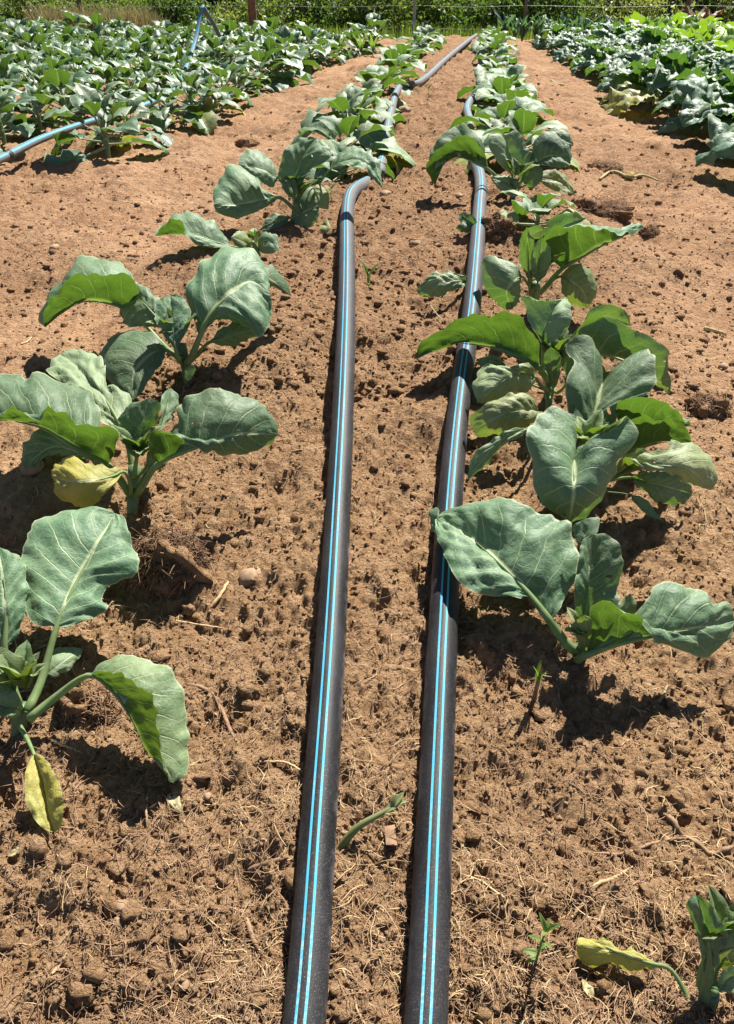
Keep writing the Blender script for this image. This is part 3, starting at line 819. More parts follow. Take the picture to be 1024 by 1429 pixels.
p.leaf([(812, 916, 4), (844, 903, 6.5), (887, 891, 9), (930, 884, 10.5), (975, 876, 11), (1025, 866, 10)],
       [(848, 888, 9), (880, 860, 12), (906, 836, 13.5), (925, 812, 15), (952, 812, 15), (983, 820, 14.5), (995, 842, 13.5), (1012, 838, 13), (1022, 850, 12)],
       [(820, 906, 5.5), (826, 878, 11), (829, 852, 16.5), (855, 850, 17), (890, 873, 13), (915, 894, 9.5), (935, 903, 8), (963, 909, 7), (988, 916, 6), (1010, 900, 7.5)],
       stalk=(806, 920, 1.5), sr=0.007, nt=48, nu=15, jag=1.3)
p.leaf([(822, 912, 3), (820, 888, 8), (815, 858, 13)], [(808, 898, 5), (798, 872, 10)], [(834, 895, 6), (838, 868, 11)], sr=0.003, nt=22, yellow=0.25)
p.leaf([(856, 880, 8), (868, 856, 11), (880, 828, 14)], [(855, 858, 11), (866, 838, 13)], [(876, 866, 9), (888, 842, 12)], sr=0.003, nt=20, nu=7, pale=0.8, ruffle=2.5, stalk=(818, 912, 3))
p.heart(815, 890, 6, 6, 0.06)
# --- right row, second
p = Plant(795, 690, 'cabbage plant with a folded grey-green leaf facing down the row, second right plant')
p.stem(812, 640, 10, 0.013)
p.leaf([(800, 632, 17), (801, 658, 18.5), (800, 690, 16), (794, 730, 8)],
       [(806, 622, 19), (835, 613, 23), (858, 597, 26), (880, 588, 26.5), (887, 606, 24), (872, 640, 20), (854, 676, 15), (828, 710, 10)],
       [(796, 610, 20), (791, 578, 25), (778, 565, 26.5), (745, 587, 25), (735, 612, 23), (741, 650, 19), (750, 684, 15), (768, 712, 11)],
       stalk=(810, 640, 11), sr=0.008, nt=44, nu=14, jag=0.6)
p.leaf([(815, 620, 14), (826, 590, 18), (836, 550, 22), (846, 519, 24)], [(800, 592, 19), (789, 555, 23), (790, 530, 26), (802, 506, 28), (788, 482, 30), (806, 470, 31.5), (824, 472, 31), (834, 500, 27)],
       [(838, 603, 17), (858, 588, 19), (868, 565, 22), (900, 552, 24), (917, 535, 26), (913, 505, 29), (905, 488, 30), (880, 508, 27), (860, 518, 25)],
       stalk=(812, 645, 10), sr=0.009, nt=46, nu=15, jag=0.6, label='tall blue-green leaf with a notch at its tip')
p.leaf([(862, 592, 17), (895, 593, 18), (930, 598, 17), (964, 594, 14)], [(872, 580, 18), (898, 575, 19), (930, 582, 18), (956, 586, 15)], [(860, 566, 22.5), (884, 551, 27), (917, 555, 26.5), (948, 577, 21)], stalk=(815, 640, 10), sr=0.006)
p.leaf([(850, 642, 12), (875, 632, 14), (897, 624, 15.5), (925, 616, 16), (968, 620, 14)], [(865, 622, 14), (890, 610, 16), (925, 604, 16.5), (955, 607, 15)],
       [(861, 602, 20), (870, 587, 23.5), (888, 578, 25.5), (925, 586, 23), (955, 597, 19)], stalk=(812, 665, 6), sr=0.006)
p.leaf([(850, 668, 11), (880, 656, 15), (915, 649, 19), (955, 652, 19.5), (992, 684, 13)], [(868, 640, 17), (899, 624, 20.5), (918, 629, 20.5), (951, 623, 21), (982, 631, 19.5), (1002, 656, 16)],
       [(866, 648, 17), (880, 644, 19), (899, 654, 17.5), (926, 660, 17), (950, 668, 15.5), (972, 680, 13.5)], stalk=(808, 675, 4), sr=0.006, pale=1.0, label='pale leaf catching the sun', yellow=0.15)
p.leaf([(880, 665, 6), (910, 675, 6.5), (940, 682, 5.5), (966, 690, 2.5)], [(900, 660, 9), (940, 658, 9), (965, 673, 5.5)], [(895, 682, 4.5), (915, 699, 2.5), (940, 703, 1.5), (960, 700, 1.5)], sr=0.004, stalk=(810, 676, 4))
p.leaf([(880, 690, 4), (900, 708, 2.5), (922, 727, 1)], [(896, 694, 4), (916, 714, 2)], [(884, 700, 3), (906, 720, 1.5)], sr=0.002, stalk=(806, 680, 3), nt=16, nu=5)
p.heart(818, 622, 16, 12, 0.08)
# --- right row, third
p = Plant(765, 555, 'cabbage plant with a long green leaf across the right pipe and pale lower leaves')
p.stem(768, 508, 9, 0.013)
p.leaf([(752, 512, 10.5), (735, 503, 11.5), (700, 488, 11.5), (651, 478, 10.5), (606, 490, 8), (580, 501, 6)],
       [(751, 485, 16), (742, 462, 20), (724, 441, 22.5), (696, 431, 22.5), (651, 440, 19), (603, 462, 14), (583, 483, 9)],
       [(748, 498, 11.5), (735, 486, 13), (700, 468, 13.2), (651, 460, 12.2), (608, 474, 9.6)],
       stalk=(764, 530, 5), sr=0.008, nt=46, nu=13, label='long leaf showing its sunlit underside over the pipe')
p.leaf([(757, 482, 17), (761, 455, 22), (773, 430, 26), (789, 415, 27)], [(744, 460, 21), (732, 430, 25), (728, 413, 27.5), (750, 419, 28), (772, 419, 28)], [(770, 477, 19), (788, 463, 22), (797, 446, 25), (794, 426, 27)], stalk=(766, 520, 7), sr=0.006, pale=0.5)
p.leaf([(796, 495, 17), (826, 492, 19), (865, 500, 20), (905, 522, 17), (934, 552, 9)], [(812, 460, 25), (850, 444, 30), (885, 460, 28), (912, 476, 25), (932, 500, 20), (938, 528, 14)],
       [(804, 468, 23), (816, 449, 28), (841, 443, 30), (868, 457, 28), (891, 478, 24), (899, 500, 20), (914, 530, 14)], stalk=(770, 525, 7), sr=0.007, label='leaf with dark underside in front and pale upper side behind')
p.leaf([(812, 455, 20), (845, 442, 23), (880, 453, 19)], [(824, 431, 25), (850, 425, 27), (876, 437, 23)], [(838, 455, 20), (866, 460, 18)], sr=0.004, nt=24, nu=8, stalk=(770, 510, 9))
p.leaf([(745, 525, 9), (722, 520, 12), (697, 535, 11), (666, 562, 6)], [(737, 548, 6), (715, 553, 6), (690, 566, 3.5)], [(740, 507, 13), (715, 509, 14), (692, 507, 14), (672, 512, 12), (661, 535, 9)], stalk=(764, 545, 3), sr=0.005, yellow=0.1, pale=1.0, crinkle=1.5)
p.leaf([(752, 575, 7.5), (728, 572, 10.5), (695, 581, 9.5), (661, 602, 3.5)], [(746, 592, 6.5), (730, 601, 5.5), (700, 609, 3.5), (675, 614, 2)], [(737, 548, 13), (700, 551, 13), (672, 570, 9.5), (658, 588, 5.5)], stalk=(764, 550, 3), sr=0.005, yellow=0.18, pale=1.0, crinkle=1.3)
p.leaf([(742, 597, 8), (715, 606, 9), (688, 626, 7), (652, 670, 0.8)], [(720, 614, 7.5), (692, 634, 5.5), (665, 662, 1.5)], [(712, 599, 10), (682, 617, 8), (655, 650, 3)], stalk=(768, 560, 5), sr=0.005, pale=0.8, jag=0.3, crinkle=0.4)
p.leaf([(706, 510, 8), (684, 504, 8), (664, 507, 6)], [(694, 514, 7), (674, 512, 6)], [(694, 498, 10), (674, 498, 8.5)], sr=0.003, stalk=(762, 545, 3), nt=18, nu=6)
p.leaf([(772, 545, 8), (770, 515, 14), (768, 484, 20)], [(762, 520, 13), (760, 494, 18)], [(782, 520, 13), (780, 494, 18)], sr=0.004, nt=24, nu=7, stalk=(766, 550, 3))
p.leaf([(792, 530, 10), (794, 500, 15), (804, 472, 19)], [(783, 505, 14), (786, 484, 18)], [(806, 512, 13), (812, 486, 17)], sr=0.005, nt=22, nu=7)
p.heart(772, 505, 13, 12, 0.085)
# --- right row, fourth
p = Plant(745, 425, 'cabbage plant with a wing-like leaf reaching right, fourth of the right row')
p.stem(748, 395, 8, 0.013)
p.leaf([(783, 375, 13), (813, 357, 17), (841, 341, 20), (870, 330, 21), (898, 319, 21)], [(786, 364, 14.5), (812, 343, 18.5), (842, 328, 21.5), (875, 316, 22.5), (894, 312, 22)],
       [(766, 357, 18), (764, 337, 23.5), (778, 316, 29), (800, 305, 31.5), (830, 308, 30), (868, 318, 25)], stalk=(754, 408, 4), sr=0.008, nt=44, nu=13, label='wing-like leaf showing its underside')
p.leaf([(782, 385, 11), (800, 395, 9.5), (815, 410, 6), (820, 431, 1)], [(800, 370, 14), (822, 374, 12.5), (832, 395, 8), (830, 416, 4)], [(782, 396, 9), (786, 412, 5.5), (800, 426, 2)], stalk=(752, 408, 4), sr=0.005, yellow=0.2)
p.leaf([(728, 385, 12), (718, 392, 11.5), (708, 408, 8), (714, 432, 1.5)], [(727, 402, 9), (724, 418, 5), (720, 428, 2.5)], [(720, 370, 15), (700, 361, 16), (676, 361, 15), (673, 385, 9), (687, 415, 4), (704, 430, 1.8)], stalk=(742, 405, 5), sr=0.005, pale=0.5)
p.leaf([(738, 390, 12), (737, 352, 21), (734, 316, 30)], [(727, 372, 16), (726, 335, 25)], [(748, 372, 16), (745, 335, 25)], sr=0.005, nt=26, nu=8)
p.leaf([(750, 395, 11), (753, 365, 18), (757, 330, 26)], [(741, 375, 16), (744, 345, 23)], [(764, 380, 15), (768, 350, 22)], sr=0.005, nt=26, nu=8)
p.leaf([(758, 335, 22), (786, 315, 26), (818, 305, 25)], [(766, 308, 28), (795, 296, 30)], [(768, 332, 22), (798, 320, 24)], sr=0.004, nt=24, nu=8)
p.leaf([(655, 393, 3.5), (632, 392, 6), (606, 393, 6), (581, 406, 2.5)], [(640, 402, 3.5), (620, 408, 2.5), (592, 414, 1)], [(640, 383, 7), (610, 377, 8.5), (590, 390, 6)], sr=0.0, pale=0.9, label='pale leaf lying on the far side of the pipe', crinkle=1.5)
p.leaf([(740, 330, 20), (750, 323, 22), (764, 320, 22)], [(735, 320, 23), (750, 314, 24.5)], [(748, 334, 19.5), (760, 328, 20)], sr=0, nt=12, nu=5, pale=1.0)
p.heart(748, 385, 11, 12, 0.09)
# --- right row, fifth
p = Plant(715, 275, 'cabbage plant whose arching dark leaf bends over the right pipe at the clamp')
p.stem(718, 252, 8, 0.013)
p.leaf([(682, 236, 0), (660, 226, -2), (640, 219, -4), (622, 227, -6), (607, 259, -8)], [(678, 220, 0), (664, 195, -3), (646, 188, -5), (623, 196, -8), (603, 218, -10), (597, 238, -10)],
       [(675, 210, 3), (666, 190, 5), (646, 174, 6), (620, 188, 2), (601, 214, -4)], 'a', stalk=(712, 262, 4), sr=0.008, nt=42, label='dark leaf arching over the pipe')
p.leaf([(715, 246, 0), (712, 216, 2), (700, 187, 6)], [(696, 228, -3), (682, 206, -2), (684, 187, 2)], [(730, 232, 0), (736, 205, 3), (722, 184, 6)], 'a', sr=0.006, nt=30, pale=0.5)
p.leaf([(728, 252, 0), (735, 235, 2), (741, 212, 5)], [(718, 240, -1), (716, 222, 1), (728, 210, 4)], [(742, 264, -2), (756, 247, 0), (752, 227, 3)], 'a', sr=0.006, nt=30)
p.leaf([(726, 262, 0), (710, 256, -3), (684, 248, -5)], [(718, 275, -5), (696, 264, -7)], [(718, 249, 1), (702, 244, -1)], 'a', sr=0.005, pale=0.8, nt=26)
p.leaf([(742, 234, 2), (760, 220, 3), (780, 219, 2), (796, 229, 0)], [(744, 198, 8), (764, 181, 10), (786, 190, 8), (796, 212, 4)], [(750, 230, 0), (770, 232, -2), (790, 233, -2)], 'a', sr=0.006)
p.leaf([(755, 200, 6), (775, 192, 8), (800, 202, 6)], [(768, 180, 13), (790, 182, 11)], [(770, 208, 4), (792, 212, 4)], 'a', sr=0.005, nt=24)
p.leaf([(750, 250, 0), (775, 252, 0), (801, 271, -4)], [(758, 238, 4), (780, 240, 3), (798, 256, 0)], [(765, 262, -3), (788, 270, -5)], 'a', sr=0.005, yellow=0.3, nt=26)
p.leaf([(740, 275, -3), (752, 290, -6), (768, 300, -10)], [(752, 272, -3), (768, 284, -6)], [(738, 290, -6), (750, 302, -10)], 'a', sr=0.003, nt=20, nu=7)
p.heart(720, 245, 10, 7, 0.09)
p = Plant(672, 322, 'tiny cabbage seedling half hidden under the right pipe', group=None)
p.leaf([(668, 318, 4), (655, 308, 6), (640, 298, 7)], [(655, 318, 4), (642, 310, 5)], [(664, 306, 7), (650, 296, 8.5)], sr=0.002, nt=18, nu=7)
p.leaf([(668, 320, 3), (652, 318, 4), (636, 318, 3.5)], [(652, 325, 2), (642, 324, 2)], [(654, 311, 5), (642, 312, 5)], sr=0.002, nt=16, nu=6)
p.leaf([(676, 322, 3), (680, 322, 3), (684, 324, 2)], [(680, 318, 4)], [(680, 326, 2)], sr=0.002, nt=10, nu=4)
# --- left row, fourth and fifth
p = Plant(362, 350, 'small cabbage plant with one broad folded leaf to its left, fourth of the left row')
p.stem(352, 338, 4, 0.008)
p.leaf([(322, 343, 0), (295, 336, -2), (262, 327, -4), (216, 329, -8)], [(308, 346, -4), (290, 344, -6), (266, 334, -8), (252, 312, -7), (240, 309, -8), (226, 318, -9)], [(318, 332, 4), (300, 312, 7), (266, 294, 9), (240, 301, 5), (222, 318, -2)], 'a', sr=0.005, label='broad folded leaf')
p.leaf([(358, 346, 0), (372, 335, -2), (389, 350, -6)], [(362, 328, 3), (378, 324, 1), (388, 336, -2)], [(364, 352, -3), (378, 354, -6)], 'a', sr=0.003, nt=22, nu=8)
p.leaf([(352, 346, 0), (336, 336, -2), (322, 331, -4)], [(340, 348, -3), (328, 342, -4)], [(346, 328, 3), (332, 322, 1)], 'a', sr=0.003, nt=20, nu=8, yellow=0.2)
p.heart(354, 338, 4, 4, 0.06)
p = Plant(425, 312, 'large cabbage plant beside the buried dip of the left pipe, fifth left plant')
p.stem(412, 282, 9, 0.013)
p.leaf([(390, 275, 0), (362, 281, -2), (335, 286, -4), (298, 286, -8)], [(380, 283, -2), (360, 294, -5), (328, 304, -8), (304, 297, -8)], [(376, 270, 2), (362, 262, 6), (354, 240, 13), (336, 228, 15), (315, 236, 11), (298, 264, 2)], 'a', stalk=(414, 296, 4), sr=0.007, nt=40, nu=13)
p.leaf([(410, 277, 0), (414, 245, 3), (425, 215, 7), (440, 193, 11)], [(398, 268, 0), (387, 245, 3), (393, 218, 6), (416, 191, 11)], [(420, 262, 0), (431, 238, 1), (456, 225, 2), (461, 208, 5), (452, 196, 9)], 'a', sr=0.008, nt=42, nu=14, label='tall crinkled grey-green leaf')
p.leaf([(405, 306, -1), (418, 300, -2), (432, 292, -2), (445, 285, -2)], [(409, 288, 1), (419, 264, 6), (430, 258, 7), (442, 267, 4)], [(412, 312, -4), (430, 319, -6), (444, 303, -5)], 'a', sr=0.006, nt=34)
p.leaf([(405, 303, 0), (385, 311, -4), (362, 321, -7)], [(396, 315, -5), (380, 326, -7)], [(396, 300, 0), (375, 301, -2)], 'a', sr=0.005, nt=26)
p.leaf([(388, 248, 2), (362, 236, 0), (332, 229, -1)], [(380, 262, -2), (355, 246, -3)], [(380, 222, 9), (358, 209, 10), (340, 215, 6)], 'a', sr=0.005)
p.leaf([(460, 236, 3), (490, 224, 4), (515, 233, 0), (534, 261, -6)], [(478, 212, 10), (500, 204, 11), (524, 220, 5), (533, 240, 0)], [(482, 232, -2), (503, 230, -4), (520, 246, -6)], 'a', sr=0.005)
p.leaf([(436, 262, 0), (450, 270, -2), (458, 292, -6)], [(446, 258, 2), (460, 275, -2)], [(440, 272, -2), (446, 290, -6)], 'a', sr=0.004, nt=22, yellow=0.3)
p.leaf([(448, 314, -4), (456, 316, -7), (455, 326, -9)], [(456, 306, -4), (461, 318, -7)], [(446, 322, -8)], 'a', sr=0, nt=14, nu=6, pale=1.0, yellow=0.3)
p.heart(414, 272, 11, 12, 0.09)
# --- lowest right corner
p = Plant(985, 1402, 'cabbage plant in the lower right corner with one yellow leaf stretched left')
p.stem(990, 1385, 2.5, 0.011)
p.leaf([(934, 1350, 4.5), (900, 1341, 5.4), (860, 1329, 5.4), (804, 1318, 4)], [(905, 1351, 3.8), (885, 1357, 2.8), (858, 1347, 2.6), (828, 1347, 1.6), (808, 1340, 1.2)],
       [(905, 1335, 5.2), (875, 1327, 5.2), (839, 1312, 5), (814, 1309, 4)], stalk=(968, 1412, 1.2), sr=0.0035, yellow=0.85, label='yellow lower leaf stretched out to the left', jag=0.3)
p.leaf([(986, 1376, 4), (990, 1335, 9), (986, 1300, 13), (979, 1268, 17), (970, 1249, 19)], [(972, 1303, 13.5), (962, 1276, 17), (956, 1256, 19)], [(1006, 1312, 12), (1012, 1300, 14), (1000, 1275, 17), (984, 1255, 19)], stalk=(984, 1396, 1.5), sr=0.008, nt=36)
p.leaf([(988, 1335, 8), (1020, 1322, 10), (1062, 1318, 10)], [(1002, 1292, 12.5), (1034, 1270, 15)], [(986, 1303, 14), (1020, 1299, 15), (1052, 1303, 14)], sr=0.006, stalk=(986, 1392, 2), nt=30)
p.leaf([(1000, 1352, 5), (1016, 1330, 8), (1034, 1312, 9)], [(1000, 1330, 8), (1016, 1312, 10)], [(1018, 1350, 6), (1034, 1334, 7)], sr=0.004, yellow=0.4, nt=20)
p.leaf([(996, 1385, 3), (1015, 1366, 5), (1040, 1352, 6)], [(1004, 1362, 6), (1020, 1346, 7.5)], [(1018, 1384, 4), (1038, 1374, 4.5)], sr=0.005, pale=0.6, nt=22)
p.heart(1004, 1300, 11, 7, 0.06)
# ------------------------------------------------------------------ plants farther up, built once and copied
def proto_leaf(kind, seed):
    q = random.Random(seed)
    if kind == 'cabbage':
        return leaf_free(q.uniform(0.16, 0.21), q.uniform(0.12, 0.16), 0, 30, q.uniform(45, 95), q.uniform(5, 30), seed, petiole=0.06, nt=12, nu=4, crinkle=1.3, ruffle=1.6, jag=1.5)
    if kind == 'broccoli':
        return leaf_free(q.uniform(0.13, 0.18), q.uniform(0.085, 0.12), 0, 30, q.uniform(40, 90), q.uniform(0, 25), seed, petiole=0.07, nt=12, nu=4, crinkle=1.3, ruffle=2.4, jag=3.4)
    if kind == 'collard':
        return leaf_free(q.uniform(0.30, 0.40), q.uniform(0.21, 0.28), 0, 30, q.uniform(55, 105), q.uniform(-10, 25), seed, petiole=0.12, nt=24, nu=9, crinkle=2.8, ruffle=3.0, jag=1.2)
    if kind == 'lettuce':
        return leaf_free(q.uniform(0.20, 0.26), q.uniform(0.15, 0.2), 0, 60, q.uniform(20, 60), q.uniform(0, 30), seed, petiole=0.03, nt=12, nu=5, crinkle=2.5, ruffle=3, jag=1.2)
    if kind == 'leek':
        return leaf_free(q.uniform(0.38, 0.5), q.uniform(0.07, 0.11), 0, 70, q.uniform(20, 60), q.uniform(10, 40), seed, petiole=0.04, nt=12, nu=4)
PROTO = {}
for kind, m in (('cabbage', M_LEAF), ('broccoli', M_BROCCOLI), ('collard', M_COLLARD), ('lettuce', M_LETTUCE), ('leek', M_LEEK), ('chard', M_CHARD)):
    PROTO[kind] = []
    for i in range(6):
        v, f, uv = proto_leaf('lettuce' if kind == 'chard' else kind, 500 + i * 7)
        PROTO[kind].append((mesh_np('leaf', v, f, m, uv), v, f, uv))

LAYOUT = {'cabbage': (9, (-5, 75), 0.05), 'broccoli': (12, (0, 85), 0.085), 'collard': (13, (18, 88), 0.13), 'lettuce': (14, (0, 80), 0.05), 'leek': (10, (25, 85), 0.05), 'chard': (11, (25, 80), 0.04)}
def leaf_slots(kind, q):
    n, (e0, e1), h = LAYOUT[kind]
    a = q.uniform(0, 360)
    for i in range(n):
        f = i / (n - 1)
        a += 137.5 + q.uniform(-25, 25)
        tilt = e0 + (e1 - e0) * f ** 1.5 + q.uniform(-12, 12)
        sc = (1.05 - 0.5 * f ** 1.4) * q.uniform(0.85, 1.15)
        yield i, a, tilt - 30, sc, h * (0.25 + 0.75 * f)

def stem_mesh(h, r):
    v, f, _ = tube(catmull([(0, 0, -0.03), (0.004, 0.002, h * 0.5), (0, 0, h)], 5), r, 7, up=False)
    return mesh_np('stem', v, f, M_STEM)
STEM = {k: stem_mesh(LAYOUT[k][2] * 1.05, 0.0075) for k in LAYOUT}
FAR = {}
def far_mesh(kind, i):
    if (kind, i) not in FAR:
        q = random.Random(i * 31 + 5)
        parts = []
        for j, a, el, sc, h in leaf_slots(kind, q):
            _, v, f, uv = PROTO[kind][q.randrange(6)]
            Mx = np.array(Matrix.Rotation(math.radians(a), 3, 'Z') @ Matrix.Rotation(math.radians(-el), 3, 'Y')) * sc
            parts.append((v @ Mx.T + V3(0, 0, h), f, uv))
        v, f, uv = join(parts)
        FAR[kind, i] = mesh_np(kind + '_plant', v, f, PROTO[kind][0][0].materials[0], uv)
    return FAR[kind, i]

def grow(kind, x, y, scale, name, label, cat, group, parts=True, sink=0.0):
    q = random.Random(int(x * 1000) * 7 + int(y * 1000))
    z = gz(x, y) - sink
    if not parts:
        t = thing(name, label, cat, (x, y, z), group, far_mesh(kind, q.randrange(5)))
        t.rotation_euler.z = q.uniform(0, 6.28); t.scale = [scale * q.uniform(0.9, 1.1)] * 3
        return t
    t = thing(name, label, cat, (x, y, z), group)
    t.scale = [scale] * 3
    if kind not in ('lettuce', 'chard'): link('stem', STEM[kind], t)
    for j, a, el, sc, h in leaf_slots(kind, q):
        o = link('leaf', PROTO[kind][q.randrange(6)][0], t, (0, 0, h))
        o.rotation_euler = (q.uniform(-0.25, 0.25), math.radians(-el), math.radians(a))
        o.scale = (sc,) * 3
        if j < 2 and q.random() < 0.4: o['yellow'] = q.uniform(0.2, 0.8)
        if q.random() < 0.25: o['pale'] = q.uniform(0.3, 0.8)
    return t

ORD = ('first second third fourth fifth sixth seventh eighth ninth tenth eleventh twelfth thirteenth fourteenth fifteenth sixteenth seventeenth eighteenth nineteenth twentieth '
       'twenty-first twenty-second twenty-third twenty-fourth twenty-fifth twenty-sixth twenty-seventh twenty-eighth twenty-ninth thirtieth').split()
GROUP_MID = 'cabbage plants along the two pipe rows'
k = 5
for (px, py, sc, lab) in ((476, 246, 1.1, 'smaller cabbage plant behind the large fifth plant of the left row'), (484, 228, 1.75, 'cabbage plant beside the banded bend where the left pipe reappears'), (486, 200, 1.7, None), (498, 176, 1.7, 'cabbage plant in the left row with pale leaves touching the far left pipe'),
                          (508, 158, 1.65, None), (520, 142, 1.6, None), (532, 126, 1.6, None), (547, 111, 1.55, None), (560, 97, 1.55, None), (571, 86, 1.55, None), (581, 76, 1.55, None), (590, 68, 1.55, None), (599, 61, 1.55, None)):
    P = on_ground(px, py); k += 1
    grow('cabbage', P[0], P[1], sc, 'cabbage_plant', lab or ORD[k - 1] + ' cabbage plant up the left pipe row, counted from the bottom', 'cabbage plant', GROUP_MID, P[1] < 9)
k = 6
for (px, py, sc, lab) in ((748, 320, 1.15, 'low cabbage plant squeezed between the wing-leaved plant and the arching one'), (724, 228, 1.6, None), (700, 196, 1.7, 'cabbage plant in the right row where the pipe vanishes under its leaves'), (716, 178, 1.6, 'cabbage plant in the right row directly behind the clump over the pipe'),
                          (700, 158, 1.7, None), (708, 146, 1.6, None), (690, 140, 1.5, None), (704, 128, 1.55, None), (690, 112, 1.55, None), (698, 99, 1.55, None), (688, 88, 1.55, None), (694, 78, 1.55, None), (686, 70, 1.55, None), (690, 64, 1.55, None), (684, 58, 1.45, None)):
    P = on_ground(px, py); k += 1
    grow('cabbage', P[0], P[1], sc, 'cabbage_plant', lab or ORD[k - 1] + ' cabbage plant up the right pipe row, counted from the bottom', 'cabbage plant', GROUP_MID, P[1] < 9)

def visible(x, y, m=110):
    px, py = to_px(V3(x, y, float(g(x, y)) + 0.2))
    return -m < px < 1024 + m
def offset_rows(pts, off):
    P = np.array([on_ground(*p)[:2] for p in pts])
    C = catmull(P, 60)
    T = unit(np.gradient(C, axis=0)); N = np.stack([-T[:, 1], T[:, 0]], 1)
    return C + N * off

LEFT_EDGE = ((-150, 300), (-30, 262), (75, 222), (190, 182), (285, 146), (360, 112), (430, 84), (520, 62))
for r in range(9):
    C = offset_rows(LEFT_EDGE, 0.78 * r)
    s = np.concatenate([[0], np.cumsum(np.linalg.norm(np.diff(C, axis=0), axis=1))])
    pos = np.arange(0.1, s[-1], 0.42)
    k = 0
    for d in pos:
        x = np.interp(d, s, C[:, 0]) + random.uniform(-.06, .06); y = np.interp(d, s, C[:, 1]) + random.uniform(-.06, .06)
        if y < 4.8 or y > 17.6 or not visible(x, y): continue
        near = y < 7.5; k += 1
        if r == 0: lab, gr = ORD[k - 1] + ' broccoli plant from the left edge, front row of the left field', 'broccoli plants of the front row, left field'
        elif r < 3: lab, gr = 'leafy broccoli plant in the rows on either side of the left field pipe', 'broccoli plants of the second and third rows, left field'
        else: lab, gr = 'leafy broccoli plant deep in the left field towards the dry grass', 'broccoli plants of the back rows, left field'
        grow('broccoli', x, y, random.uniform(1.4, 2.2), 'broccoli_plant', lab, 'broccoli plant', gr, near)

RIGHT_EDGE = ((1130, 320), (1062, 268), (1012, 222), (945, 178), (880, 142), (830, 114), (795, 92), (768, 74), (742, 60))
for r, (kind, off, step, sc, nm, lab, cat) in enumerate((
        ('collard', -0.36, 0.50, 1.15, 'collard_plant', 'dark crinkled collard plant in the row bordering the right path', 'collard plant'),
        ('collard', -1.0, 0.55, 1.0, 'collard_plant', 'dark crinkled collard plant in the second row of the right field', 'collard plant'),
        ('lettuce', -1.5, 0.42, 1.75, 'lettuce_plant', 'bright green lettuce plant in the row behind the collards', 'lettuce plant'),
        ('lettuce', -2.15, 0.42, 2.0, 'lettuce_plant', 'bright green lettuce plant in the backmost right row', 'lettuce plant'),
        ('collard', -3.2, 0.55, 1.1, 'collard_plant', 'collard plant beyond the lettuce rows on the right', 'collard plant'))):
    C = offset_rows(RIGHT_EDGE, off)
    s = np.concatenate([[0], np.cumsum(np.linalg.norm(np.diff(C, axis=0), axis=1))])
    k = 0
    for d in np.arange(0.1, s[-1], step):
        x = np.interp(d, s, C[:, 0]) + random.uniform(-.05, .05); y = np.interp(d, s, C[:, 1]) + random.uniform(-.06, .06)
        if y < 2.2 or y > 14.5 or not visible(x, y, 160): continue
        k += 1
        if r < 2: lab = 'dark crinkled collard, %s from the near end of the %s' % (ORD[k - 1], ('row bordering the right path', 'second right field row')[r])
        grow(kind, x, y, sc * random.uniform(0.9, 1.1) * (0.8 if r == 0 and y > 8 else 1), nm, lab, cat, cat + 's of right field row %s' % ('one', 'two', 'three', 'four', 'five')[r], y < 8)
P = on_ground(965, 56)
grow('chard', P[0], P[1], 2.0, 'chard_plant', 'reddish chard plant standing out of the bright lettuces', 'chard plant', None)
for i in range(16):
    x = 2.2 + 0.17 * i + random.uniform(-.04, .04); y = 14.6 + random.uniform(-.2, .2) + 0.05 * i
    grow('leek', x, y, 0.85, 'leek_plant', 'blue-green upright leek at the far end of the right path', 'leek', 'leeks at the far end of the right path', False)
# ------------------------------------------------------------------ stones, twigs, weeds and withered bits on the soil
def stone(px, py, w, label, seed, flat=0.6):
    c = on_ground(px, py)
    dist = (c - CAMP) @ FW
    r = w / FPX * dist / 2
    q = np.random.default_rng(seed)
    n = ICO_V
    d = 1 + 0.3 * fbm(n[:, 0] * 1.3 + seed, n[:, 1] * 1.3 + n[:, 2] * 1.7, seed, 3)
    v = n * d[:, None] * V3(1, q.uniform(0.7, 0.95), flat) * r
    a = q.uniform(0, 3.1); R = np.array(Matrix.Rotation(a, 3, 'Z'))
    v = v @ R.T
    thing('stone', label, 'stone', (c[0], c[1], gz(c[0], c[1]) + r * flat * 0.15), 'stones lying on the soil', mesh_np('stone', v, ICO_F, M_STONE))
for i, (px, py, w, lab) in enumerate((
        (50, 660, 38, 'tan stone under the lower leaves of the second left cabbage'), (350, 800, 34, 'rounded brown stone below the shadow of the second left cabbage'),
        (537, 273, 19, 'round tan stone just right of where the left pipe dips into the soil'), (641, 270, 15, 'pale stone touching the right pipe below its clamp'),
        (116, 488, 30, 'pale flat stone behind the second left cabbage leaf'), (72, 330, 16, 'small pale stone on the bare left path'),
        (578, 336, 20, 'flat pale stone midway between the two pipes'), (612, 337, 14, 'small whitish stone between the pipes near the right one'),
        (808, 163, 16, 'pale flat stone on the right path far up'), (290, 1112, 14, 'small grey stone in the lower left soil'),
        (170, 1268, 20, 'small rounded clod-like stone at the lower left'), (258, 1378, 16, 'small round tan stone near the lower edge, left of the pipe'),
        (1016, 487, 14, 'pale stone at the right edge of the path'), (564, 157, 22, 'tan stone beside the far left pipe'), (165, 1290, 13, 'small dark tan stone in the lower left corner soil'),
        (118, 178, 14, 'pale stone at the foot of the left field broccoli'), (352, 236, 12, 'small stone on the left path above the fifth cabbage'), (446, 1182, 10, 'tiny pale stone left of the left pipe'))):
    stone(px, py, w, lab, 40 + i)

